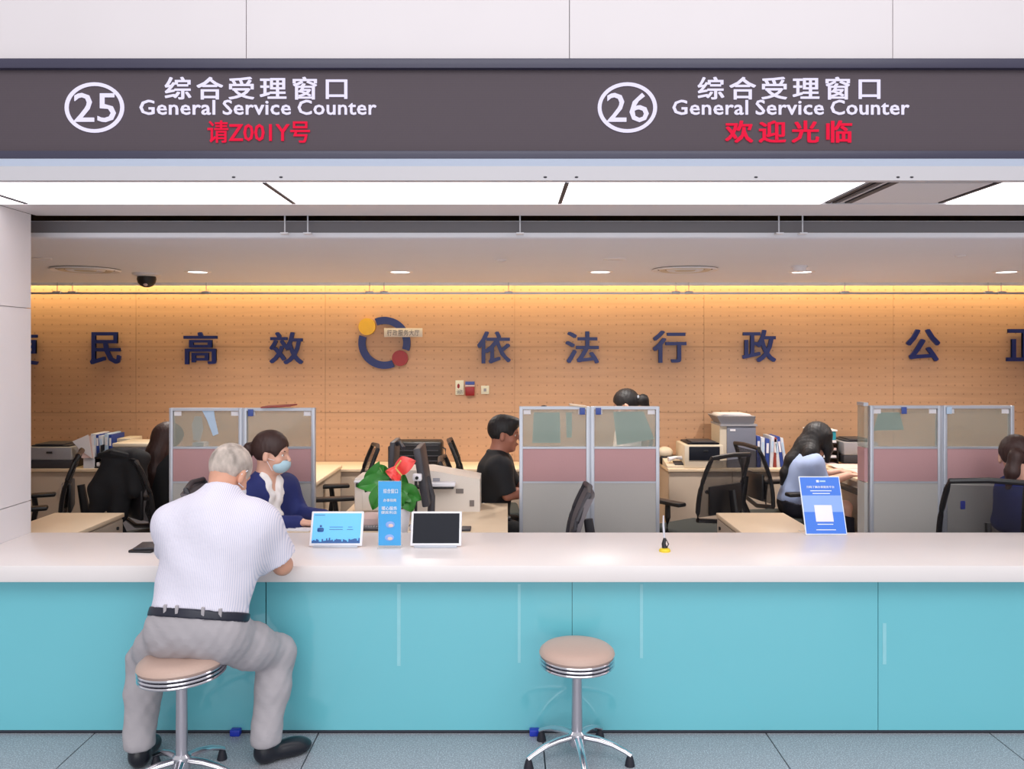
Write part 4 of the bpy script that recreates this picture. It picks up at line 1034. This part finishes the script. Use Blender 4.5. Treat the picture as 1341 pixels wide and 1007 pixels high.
# ------------------------------------------------------------------ things on the counter
def tablet(px0, px1, ytop, label, scr, art):
    D = 3.94; xc = X((px0 + px1) / 2, D); w = X(px1, D) - X(px0, D); hgt = .165
    t = thing('tablet', label, 'tablet', (xc, D, ZC))
    R_ = Matrix.Rotation(-.38, 3, 'X')
    def q(a, b, c): return R_ @ Vector((a, b, c)) + Vector((0, 0, .008))
    def slab(x0, x1, y0, y1, z0, z1, bv=0):
        bm = box(nb(), x0, x1, y0, y1, z0, z1, bv)
        for v in bm.verts: v.co = q(*v.co)
        return bm
    obj('casing', slab(-w / 2, w / 2, 0, .012, 0, hgt, .004), M['white_plastic'], t, world=False)
    s_ = obj('screen', slab(-w / 2 + .011, w / 2 - .011, -.0015, .002, .012, hgt - .010), M[scr], t, world=False)
    if art:
        bm = nb(); n = 34; x = -w / 2 + .012; random.seed(3)
        for k in range(n):
            hh = .006 + .016 * random.random() * (1 if k % 3 else 1.4); dx = (w - .024) / n
            b2 = box(nb(), x, x + dx, -.003, -.001, .0125, .0125 + hh)
            for v in b2.verts: v.co = q(*v.co)
            me = bpy.data.meshes.new('tmp'); b2.to_mesh(me); b2.free(); bm.from_mesh(me); bpy.data.meshes.remove(me); x += dx
        obj('skyline_graphic', bm, M['screen_navy'], s_, world=False, smooth=False)
        bm = slab(-w / 2 + .045, -w / 2 + .055, -.003, -.001, .088, .098); obj('head_icon', bm, M['screen_navy'], s_, world=False)
        bm = slab(-w / 2 + .035, -w / 2 + .065, -.003, -.001, .066, .084, .004); obj('body_icon', bm, M['screen_navy'], s_, world=False)
        for a, b_, z in ((-.035, .03, .088), (.055, .075, .088), (-.035, .03, .076), (.05, .08, .076), (-.11, -.06, .145)):
            obj('text_line', slab(a, b_, -.003, -.001, z, z + .002), M['screen_navy'], s_, world=False)
    obj('stand', prism(nb(), [(-.005, 0), (.10, 0), (.10, .006), (.045, .09), (.035, .085), (.06, .008), (-.005, .008)], -w * .3, w * .3, lambda a, b, t_: Vector((t_, a, b))), M['white_plastic'], t, world=False)
    obj('stand_lip', box(nb(), -w * .42, w * .42, -.014, .0, 0, .010, .003), M['alu'], t, world=False)
    return t
tablet(404.5, 474, 674, 'white framed tablet with a lit blue screen on the counter', 'screen_blue', True)
tablet(537, 604, 673, 'white framed tablet with a black screen on the counter', 'screen_off', False)
# tall blue acrylic sign
D = 3.93; x0, x1 = X(495, D), X(525.5, D); z1 = ZC + .005 + (.312)
t = thing('counter_sign', 'tall narrow blue sign in clear acrylic between the two tablets', 'sign', ((x0 + x1) / 2, D, ZC))
pbox('print_card', t, M['sign_blue'], x0 + .002, x1 - .002, D, D + .002, ZC + .012, z1)
pbox('acrylic_holder', t, M['clear'], x0, x1, D + .0025, D + .006, ZC + .004, z1 + .003)
pbox('acrylic_foot', t, M['clear'], x0, x1, D - .03, D + .05, ZC, ZC + .004)
def zl(py): return Z(py, D)
for s_, a, b_, ya, yb in (('综合窗口', 502, 521, 640, 646), ('办事指南', 502, 519, 653, 657), ('暖心服务', 500, 520, 663, 668), ('便民利企', 499, 520, 669, 673)):
    obj('lettering', text_bm(s_, X(a, D), X(b_, D), zl(yb), zl(ya), D, .0015, .01), M['print_white'], t, smooth=False)
for cxp, cyp in ((511, 687), (510, 704)):
    obj('picture_patch', ball(nb(), (X(cxp, D), D - .001, zl(cyp)), (.022, .0015, .016), 10), M['sign_pale'], t, label='pale round picture on the sign')
    obj('picture_detail', ball(nb(), (X(cxp + 1, D), D - .003, zl(cyp + 1)), (.012, .001, .008), 8), M['paper_pink'], t)
# leaning blue sign at right (its square code is left out)
D = 4.20; w = .212; hgt = .300; xc = X(1082.5, D)
t = thing('counter_sign', 'blue leaning acrylic sign with a blank white square at the right of the counter', 'sign', (xc, D, ZC))
R_ = Matrix.Rotation(-.36, 3, 'X')
def lean(x0, x1, y0, y1, z0, z1, bv=0):
    bm = box(nb(), x0, x1, y0, y1, z0, z1, bv)
    for v in bm.verts: v.co = R_ @ v.co + Vector((0, 0, .004))
    return bm
obj('acrylic_back', lean(-w / 2, w / 2, .0, .004, 0, hgt, .001), M['print_white'], t, world=False)
obj('lower_print', lean(-w / 2 + .005, w / 2 - .005, -.0015, -.0003, .005, .115), M['sign_royal'], t, world=False)
obj('middle_print', lean(-w / 2 + .005, w / 2 - .005, -.0015, -.0003, .115, .20), M['sign_pale'], t, world=False)
obj('upper_print', lean(-w / 2 + .005, w / 2 - .005, -.0015, -.0003, .20, hgt - .005), M['sign_royal'], t, world=False)
obj('blank_square', lean(-.045, .045, -.003, -.0016, .065, .150, .0005), M['paper'], t, world=False)
obj('emblem_dot', lean(-.018, -.004, -.003, -.0016, .268, .280, .0005), M['print_white'], t, world=False)
obj('emblem_bar', lean(.0, .03, -.003, -.0016, .270, .278, .0005), M['mask_blue'], t, world=False)
bm = text_bm('扫码了解办事服务平台', -.072, .072, .238, .250, -.0016, .0012, .01)
for v in bm.verts: v.co = R_ @ v.co + Vector((0, 0, .004))
obj('lettering', bm, M['print_white'], t, world=False, smooth=False)
for z, a in ((.222, .055), (.208, .045), (.050, .04), (.022, .05)):
    obj('text_line', lean(-a, a, -.003, -.0016, z, z + .004), M['print_white'], t, world=False)
obj('acrylic_foot', prism(nb(), [(.0, 0), (.11, 0), (.11, .004), (.0, .004)], -w / 2, w / 2, lambda a, b, t_: Vector((t_, a, b))), M['clear'], t, world=False)
obj('back_leg', prism(nb(), [(.105, .0), (.11, .0), (.075, .17), (.070, .17)], -.03, .03, lambda a, b, t_: Vector((t_, a, b))), M['clear'], t, world=False)
# pens
def pen_holder(px, D, label, up):
    x = X(px, D)
    t = thing('pen_holder', label, 'pen holder', (x, D, ZC))
    obj('base', lathe(nb(), [(0, 0), (.026, 0), (.027, .006), (.022, .014), (.010, .018), (0, .018)], (x, D, ZC), 24), M['pen_yellow'], t)
    obj('black_socket', tube(nb(), [(x, D, ZC + .015), (x - .004, D + .004, ZC + .035), (x + .002, D + .006, ZC + .062)], [.013, .010, .007], 10), M['black'], t)
    if up:
        obj('cord', tube(nb(), [(x + .01, D, ZC + .016), (x + .018, D, ZC + .035), (x + .008, D, ZC + .055), (x + .002, D, ZC + .04)], .003, 8), M['charcoal'], t)
        obj('pen', tube(nb(), [(x, D + .006, ZC + .055), (x - .004, D + .012, ZC + .12), (x - .002, D + .02, ZC + .165)], [.005, .005, .003], 10), M['pen_clear'], t)
pen_holder(371, 3.93, 'small yellow pen holder by the old man\'s right sleeve', False)
pen_holder(870.5, 3.86, 'yellow pen holder with an upright pale pen on the counter', True)
t = thing('wallet', 'black folded wallet and phone lying left of the old man', 'wallet', (X(186, 3.85), 3.90, ZC))
pbox('lower_layer', t, M['black'], X(171, 3.85), X(202, 3.85), 3.83, 3.95, ZC, ZC + .012, bevel=.003, rot=Matrix.Rotation(-.08, 3, 'Z'))
pbox('upper_layer', t, M['charcoal'], X(174, 3.85), X(204, 3.85), 3.84, 3.97, ZC + .0125, ZC + .022, bevel=.003, rot=Matrix.Rotation(.1, 3, 'Z'))
# form the old man writes on
tag(obj('form_sheet', box(nb(), -1.30, -1.06, 3.72, 4.0, ZC + .0005, ZC + .002), M['paper'], loc=(-1.2, 3.86, ZC)), 'white form on the counter in front of the old man', 'paper')

# ------------------------------------------------------------------ anthurium
px_, D = 516, 4.42
x = X(513, D); y = D
t = thing('potted_anthurium', 'red anthurium with broad green leaves in a white pot behind the tall sign', 'plant', (x, y, ZD))
obj('pot', lathe(nb(), [(0, 0), (.065, 0), (.085, .13), (.09, .135), (.082, .135), (.07, .11), (0, .11)], (x + .02, y, ZD), 28), M['white_plastic'], t)
obj('soil', lathe(nb(), [(0, .118), (.074, .118), (.07, .105), (0, .105)], (x + .02, y, ZD), 20), M['soil'], t)
def leaf(name, m, base, tip, width, droop=.02, cup=.02, n=10, tilt=0.0):
    base = Vector(base); tip = Vector(tip); d = tip - base; L_ = d.length; dn = d.normalized()
    side = dn.cross(Vector((0, -1, .35))).normalized(); nn = side.cross(dn)
    bm = nb(); rows = []
    for i in range(n + 1):
        s = i / n
        wv = width * (math.sin(PI * min(1, s * .93 + .07)) ** .75) * (1.25 - .6 * s)
        row = []
        for j in range(-3, 4):
            f_ = j / 3
            back = (.18 * L_ * (abs(f_)) * max(0, 1 - s * 4))
            p = base + dn * (s * L_ - back) + side * f_ * wv + nn * (cup * abs(f_) - droop * 4 * (s - .5) ** 2 + .004 * math.sin(s * 9 + f_ * 4))
            row.append(bm.verts.new(p))
        rows.append(row)
    fs = []
    for a, b_ in zip(rows, rows[1:]):
        for j in range(6): fs.append(bm.faces.new([a[j], a[j + 1], b_[j + 1], b_[j]]))
    r = bmesh.ops.extrude_face_region(bm, geom=fs); bmesh.ops.translate(bm, verts=[v for v in r['geom'] if isinstance(v, bmesh.types.BMVert)], vec=nn * .0015)
    return obj(name, bm, m, t)
root_ = Vector((x + .02, y, ZD + .11))
LV = [((505, 631, 0), (466, 637, -.02), .050), ((497, 612, .02), (478, 645, .04), .045), ((498, 640, -.06), (488, 668, -.06), .040), ((525, 640, -.03), (552, 655, -.04), .050), ((532, 650, -.05), (540, 671, -.06), .042), ((515, 628, .03), (535, 632, .05), .045), ((522, 645, -.08), (528, 662, -.09), .035), ((508, 625, .05), (490, 600 + 8, .07), .035)]
for (a, b_, w_) in LV:
    A = W(a[0], a[1], D + a[2]); Bt_ = W(b_[0], b_[1], D + b_[2])
    leaf('leaf', M['leaf'], A, Bt_, w_)
    obj('stem', tube(nb(), [root_, (root_ + A) / 2 + Vector((0, 0, .03)), A], .0035, 6), M['stem'], t)
for a, b_, w_ in (((518, 613, 0), (541, 603, -.03), .050), ((526, 622, -.02), (507, 616, -.05), .040)):
    A = W(a[0], a[1], D + a[2]); Bt_ = W(b_[0], b_[1], D + b_[2])
    leaf('flower_petal', M['spathe'], A, Bt_, w_, droop=.02, cup=-.012)
    obj('stem', tube(nb(), [root_, (root_ + A) / 2 + Vector((.01, 0, .02)), A], .003, 6), M['stem'], t)
    obj('spadix', tube(nb(), [A + Vector((0, -.012, 0)), A + (Bt_ - A) * .35 + Vector((0, -.03, .03))], [.006, .004], 8), M['spadix'], t)
leaf('flower_petal', M['spathe'], W(519, 620, D - .03), W(522, 633, D - .05), .022)

# ------------------------------------------------------------------ people
# 1 old man on the stool, seen from behind
pel = V3(-1.235, 3.275, .600); nk = V3(-1.200, 3.455, 1.115)
J = dict(pel=pel, neck=nk, sR=V3(-1.030, 3.42, .985), sL=V3(-1.380, 3.41, .985),
         head=V3(-1.198, 3.555, 1.180), hrot=(math.radians(66), math.radians(36), 0),
         eR=V3(-.960, 3.515, .795), wR=V3(-1.09, 3.74, .802), hR=V3(-.45, .9, -.05),
         eL=V3(-1.445, 3.56, .825), wL=V3(-1.32, 3.76, .802), hL=V3(.5, .86, -.05),
         hipR=V3(-1.135, 3.29, .560), hipL=V3(-1.335, 3.29, .580),
         kR=V3(-.985, 3.53, .415), kL=V3(-1.540, 3.51, .395),
         aR=V3(-1.005, 3.42, .105), aL=V3(-1.515, 3.39, .10), fR=math.radians(38), fL=math.radians(97), hem=.072, waist=.078)
t, R, HR, up, fw, left = figure('person', 'white haired man in a striped white shirt writing on a stool at the counter', J, M['skin_old'], M['shirt'], M['trousers'],
    (-1.25, 3.35, 0), h=.007, sleeve=.72, c=.024, torso=(1.12, 1.16), top_name='striped_shirt', fold=.0065, arm=(.052, .043, .030))
# belt, loops
S = SDF()
S.ell(pel, V3(.118 * 1.12 + .006, .168 * 1.16 + .006, .121), R)
S.ell(pel + up * .08, V3(.108 * 1.12 + .010, .158 * 1.16 + .010, .115), R, k=.05)
S.cut(pel + up * .076, up); S.cut(pel + up * .040, -up)
S.mesh('belt', M['belt'], t, .006)
for a in (-.095, .0 - .045, .055, .115):
    p = Vector(pel + up * .062 - fw * math.sqrt(max(.001, 1 - (a / .19) ** 2)) * .136 + left * -a)
    obj('belt_loop', box(nb(), p.x - .006, p.x + .006, p.y - .006, p.y + .006, p.z - .026, p.z + .024, .002), M['trousers'], t)
# collar and hair
S = SDF(); S.ell(nk + up * .012 + V3(0, -.005, 0), V3(.072, .070, .034), R)
S.ell(nk + up * .05 + V3(0, .01, 0), V3(.058, .056, .06), R, k=.005, sub=True); S.mesh('collar', M['shirt'], t, .005)
hair_cap(t, J['head'], HR, M['hair_grey'], back=-.075, thick=.0)
eyes(t, J['head'], HR)
L_ = lambda a, b, z: Vector(J['head'] + HR @ V3(a, b, z))
S = SDF(); S.ell(J['head'] + HR @ V3(.060, 0, -.055), V3(.055, .060, .052), HR); S.cut(J['head'] + HR @ V3(.03, 0, 0), HR @ V3(-1, 0, 0)); S.mesh('face_mask', M['white_plastic'], t, .006)
for sd in (-1, 1): obj('mask_loop', tube(nb(), [L_(.04, sd * .066, -.04), L_(-.01, sd * .082, -.048), L_(-.022, sd * .086, -.01), L_(.0, sd * .088, .02)], .0022, 6), M['white_plastic'], t)
# pockets seam and centre seam of trousers
tag(obj('ballpoint_pen', tube(nb(), [(-1.135, 3.86, ZC + .012), (-1.10, 3.82, ZC + .11)], [.003, .005], 8), M['black'], loc=(-1.12, 3.84, ZC)), 'black pen in the old man\'s writing hand', 'pen')

# 2 masked woman in navy jacket
pel = V3(-1.46, 4.80, .56); nk = V3(-1.395, 4.76, .985)
f = V3(math.cos(-.60), math.sin(-.60), 0); lf = V3(-f[1], f[0], 0)
sh_c = nk - V3(0, 0, .075) - f * .01
J = dict(pel=pel, neck=nk, sR=sh_c - lf * .165, sL=sh_c + lf * .165, head=V3(-1.355, 4.74, 1.125), hrot=(-.06, .12, 0),
         eR=sh_c - lf * .17 + f * .10 + V3(0, 0, -.16), wR=V3(-1.13, 4.50, .775), hR=V3(.9, -.05, -.05),
         eL=sh_c + lf * .19 + f * .09 + V3(0, 0, -.16), wL=V3(-1.03, 4.66, .775), hL=V3(.9, -.1, -.05),
         hipR=pel + V3(-.02, -.09, -.03), hipL=pel + V3(.02, .09, -.03), kR=pel + V3(.38, -.02, -.05), kL=pel + V3(.36, .16, -.05),
         aR=pel + V3(.38, -.02, -.46), aL=pel + V3(.36, .16, -.46), fR=0., fL=0., hem=-.05, carve=lambda nk, up, fw: [(nk - up * .20 + fw * .16, nk + up * .06 + fw * .07, .02, .062)])
J['aR'][2] = J['aL'][2] = .1
t, R, HR, up, fw, left = figure('person', 'masked woman with a ponytail in a navy jacket seated behind the counter', J, M['skin'], M['navy_cloth'], M['dark_cloth'],
    (-1.43, 4.78, 0), h=.008, sleeve=2, c=.008, torso=(.9, .92), top_name='navy_jacket', fold=.003, arm=(.042, .036, .025))
# blouse front: strip between the lapels
S = SDF(); bf = lambda a, b, c_: pel + up * a + fw * b + left * c_
figure.torso(S, .0125)
S.cut(pel + fw * .02, -fw)
for sd in (-1, 1):
    n_ = left * sd * math.cos(.17) - up * math.sin(.17); S.cut(bf(.04, 0, 0), n_)
S.cut(nk + up * .045, up + fw * -.3); S.ell(J['head'], V3(.085, .08, .12), HR, k=.004, sub=True)
S.cone(nk - up * .13 + fw * .13, nk + up * .07 + fw * .065, .006, .040, k=.008, sub=True)
S.ell(bf(.18, .125, .03), V3(.03, .035, .035), R, k=.02); S.ell(bf(.24, .130, .01), V3(.026, .03, .03), R, k=.02); S.ell(bf(.11, .125, .045), V3(.03, .035, .035), R, k=.02)
S.warp(folds(.004, 70, .4, 1.2)); S.mesh('white_blouse', M['white_cloth'], t, .006)
def pony(S, L):
    S.chain([L(-.100, 0, .02), L(-.135, 0, .01), L(-.160, 0, -.06), L(-.150, 0, -.17), L(-.130, 0, -.27)], [.020, .030, .036, .030, .010], k=.02)
hair_cap(t, J['head'], HR, M['hair_brown'], back=-.085, thick=.006, extra=pony, face=.070)
eyes(t, J['head'], HR, brow=M['hair_brown'], lips=False)
hc = J['head']
S = SDF(); S.ell(hc + HR @ V3(.052, 0, -.058), V3(.058, .058, .054), HR); S.ell(hc + HR @ V3(.085, 0, -.05), V3(.028, .03, .03), HR, k=.02); S.cut(hc + HR @ V3(.028, 0, 0), HR @ V3(-1, 0, .15)); S.cut(hc + HR @ V3(0, 0, -.018), HR @ V3(.15, 0, 1))
S.mesh('face_mask', M['mask_blue'], t, .006)
L_ = lambda a, b, z: Vector(hc + HR @ V3(a, b, z))
for sd in (-1, 1):
    for q in ((.04, -.03), (.035, -.09)): obj('mask_loop', tube(nb(), [L_(q[0], sd * .064, q[1]), L_(-.008, sd * .084, -.02)], .0015, 6), M['white_plastic'], t)

# 3 man in black, profile to the right
pel = V3(-.115, 5.46, .56); nk = V3(-.075, 5.46, 1.03)
J = dict(pel=pel, neck=nk, sR=V3(-.05, 5.30, .955), sL=V3(-.05, 5.62, .955), head=V3(-.022, 5.46, 1.165), hrot=(-.05, .10, 0),
         eR=V3(.0, 5.29, .79), wR=V3(.17, 5.37, .80), hR=V3(1, .2, 0), eL=V3(.04, 5.64, .79), wL=V3(.20, 5.55, .80), hL=V3(1, -.1, 0),
         hipR=V3(-.09, 5.37, .53), hipL=V3(-.09, 5.55, .53), kR=V3(.12, 5.36, .50), kL=V3(.14, 5.55, .50), aR=V3(.10, 5.36, .1), aL=V3(.12, 5.55, .1), fR=0., fL=0., hem=-.06)
t, R, HR, up, fw, left = figure('person', 'short haired man in a black shirt in profile left of the middle partition', J, M['skin_tan'], M['black_cloth'], M['black_cloth'],
    (-.1, 5.46, 0), h=.009, sleeve=.9, c=.012, torso=(.95, .95), top_name='black_shirt', fold=.003)
S = SDF(); S.ell(nk + up * .01, V3(.07, .068, .03), R); S.ell(nk + up * .04, V3(.055, .055, .05), R, k=.004, sub=True); S.mesh('collar', M['black_cloth'], t, .006)
def short(S, L): S.ell(L(.055, 0, .085), V3(.045, .055, .03), HR, k=.03)
hair_cap(t, J['head'], HR, M['hair_black'], back=-.065, thick=.002, extra=short)
eyes(t, J['head'], HR, brow=M['hair_black'])
obj('key_clip', box(nb(), -.16, -.15, 5.27, 5.28, .70, .74), M['alu'], t)
dup(ch, (-.13, 5.48, 0), 0.0, 'black office chair the black shirted man sits on')

# 4 woman in light blue with long black hair
pel = V3(2.20, 6.34, .56); nk = V3(2.29, 6.34, .915)
J = dict(pel=pel, neck=nk, sR=V3(2.30, 6.20, .855), sL=V3(2.31, 6.49, .855), head=V3(2.385, 6.34, 1.035), hrot=(-.05, .45, 0),
         eR=V3(2.36, 6.18, .72), wR=V3(2.58, 6.24, .775), hR=V3(1, .15, -.02), eL=V3(2.40, 6.50, .72), wL=V3(2.60, 6.44, .775), hL=V3(1, -.1, -.02),
         hipR=V3(2.20, 6.26, .53), hipL=V3(2.20, 6.42, .53), kR=V3(2.56, 6.25, .53), kL=V3(2.56, 6.43, .53), aR=V3(2.52, 6.25, .1), aL=V3(2.52, 6.43, .1), fR=0., fL=0., hem=-.02, waist=.0)
t, R, HR, up, fw, left = figure('person', 'woman in a light blue shirt with long black hair bent over papers', J, M['skin'], M['blue_shirt'], M['dark_cloth'],
    (2.25, 6.34, 0), h=.009, sleeve=1.0, c=.012, torso=(.95, .92), top_name='light_blue_shirt', fold=.006)
def longh(S, L):
    c = L(0, 0, 0)
    S.chain([c + V3(-.02, 0, .03), c + V3(-.09, 0, -.05), c + V3(-.19, 0, -.16), c + V3(-.25, 0, -.26), c + V3(-.28, 0, -.34)], [.088, .080, .060, .040, .015], k=.03)
    S.chain([c + V3(-.03, -.04, 0), c + V3(-.09, -.09, -.09), c + V3(-.15, -.11, -.20), c + V3(-.20, -.11, -.29)], [.06, .055, .042, .012], k=.03)
    for sd in (-1, 1): S.chain([c + V3(.03, sd * .06, .03), c + V3(.05, sd * .07, -.06), c + V3(.045, sd * .072, -.16)], [.045, .034, .016], k=.03)
hair_cap(t, J['head'], HR, M['hair_black'], back=-.10, thick=.008, extra=longh, ears=False)
eyes(t, J['head'], HR, brow=M['hair_black'])

# 5 woman behind the middle partition
pel = V3(.93, 6.75, .57); nk = V3(1.00, 6.75, 1.13)
J = dict(pel=pel, neck=nk, sR=V3(1.0, 6.92, 1.05), sL=V3(.99, 6.60, 1.05), head=V3(.965, 6.75, 1.275), hrot=(PI - .2, .35, 0),
         eR=V3(.95, 6.94, .85), wR=V3(.80, 6.86, .80), hR=V3(-1, 0, 0), eL=V3(.95, 6.58, .85), wL=V3(.80, 6.64, .80), hL=V3(-1, 0, 0),
         hipR=V3(.92, 6.84, .55), hipL=V3(.92, 6.66, .55), kR=V3(.66, 6.84, .52), kL=V3(.66, 6.66, .52), aR=V3(.70, 6.84, .1), aL=V3(.70, 6.66, .1), fR=PI, fL=PI)
t, R, HR, up, fw, left = figure('person', 'dark haired woman bent behind the middle partition, only her head showing', J, M['skin'], M['white_cloth'], M['dark_cloth'],
    (1.0, 6.75, 0), h=.010, sleeve=2, c=.01, torso=(.9, .9), top_name='pale_top')
def bun(S, L): S.chain([L(-.10, 0, .0), L(-.145, 0, -.01), L(-.16, 0, -.07)], [.035, .045, .02], k=.02)
hair_cap(t, J['head'], HR, M['hair_black'], back=-.08, thick=.006, extra=bun)
L_ = lambda a, b, z: Vector(J['head'] + HR @ V3(a, b, z))
obj('hair_clip', box(nb(), L_(-.12, .04, .03).x - .008, L_(-.12, .04, .03).x + .008, L_(-.12, .04, .03).y - .01, L_(-.12, .04, .03).y, L_(-.12, .04, .03).z - .012, L_(-.12, .04, .03).z + .012, .003), M['alu'], t)
eyes(t, J['head'], HR, brow=M['hair_black'])

dup(ch, (.84, 6.75, 0), PI, 'black office chair of the woman behind the middle partition')
# 6 woman at the left, hair beside the partition
pel = V3(-2.36, 5.72, .56); nk = V3(-2.37, 5.74, .965)
J = dict(pel=pel, neck=nk, sR=V3(-2.22, 5.66, .89), sL=V3(-2.47, 5.86, .89), head=V3(-2.375, 5.78, 1.085), hrot=(.7, .25, 0),
         eR=V3(-2.16, 5.78, .76), wR=V3(-2.10, 6.0, .78), hR=V3(.3, .9, 0), eL=V3(-2.42, 6.0, .76), wL=V3(-2.25, 6.12, .78), hL=V3(.5, .8, 0),
         hipR=V3(-2.28, 5.74, .53), hipL=V3(-2.42, 5.82, .53), kR=V3(-2.14, 6.02, .52), kL=V3(-2.28, 6.12, .52), aR=V3(-2.16, 6.0, .1), aL=V3(-2.3, 6.1, .1), fR=.9, fL=.9)
t, R, HR, up, fw, left = figure('person', 'woman with long dark hair half hidden behind the left partition', J, M['skin'], M['black_cloth'], M['dark_cloth'],
    (-2.35, 5.78, 0), h=.010, sleeve=2, c=.006, torso=(.85, .8), top_name='black_top')
def longb(S, L):
    c = L(0, 0, 0)
    S.chain([c + V3(-.02, -.02, .02), c + V3(-.05, -.06, -.08), c + V3(-.06, -.09, -.2), c + V3(-.06, -.09, -.32)], [.085, .078, .062, .03], k=.03)
hair_cap(t, J['head'], HR, M['hair_brown'], back=-.10, thick=.006, extra=longb, ears=False)
eyes(t, J['head'], HR, brow=M['hair_brown'])

# 7 woman in navy at the right edge
pel = V3(3.15, 4.90, .55); nk = V3(3.06, 4.86, .955)
J = dict(pel=pel, neck=nk, sR=V3(3.25, 4.78, .885), sL=V3(2.99, 4.92, .885), head=V3(3.005, 4.88, 1.085), hrot=(1.1, .2, 0),
         eR=V3(3.3, 4.88, .70), wR=V3(3.30, 5.06, .72), hR=V3(0, 1, 0), eL=V3(2.99, 5.0, .68), wL=V3(3.05, 5.04, .72), hL=V3(.2, 1, 0),
         hipR=V3(3.18, 4.93, .52), hipL=V3(3.03, 4.99, .52), kR=V3(3.32, 5.09, .5), kL=V3(3.08, 5.09, .5), aR=V3(3.34, 4.98, .1), aL=V3(3.08, 4.98, .1), fR=1.3, fL=1.3)
t, R, HR, up, fw, left = figure('person', 'woman in navy with a brown ponytail at the right edge of the office', J, M['skin'], M['navy_cloth'], M['dark_cloth'],
    (3.08, 4.92, 0), h=.009, sleeve=2, c=.008, torso=(.9, .9), top_name='navy_jacket', fold=.003)
def pony2(S, L):
    S.chain([L(-.105, 0, .02), L(-.135, .01, -.01), L(-.13, .03, -.10), L(-.11, .05, -.19)], [.020, .036, .038, .015], k=.02)
hair_cap(t, J['head'], HR, M['hair_brown'], back=-.085, thick=.006, extra=pony2)
eyes(t, J['head'], HR, brow=M['hair_brown'], lips=False)
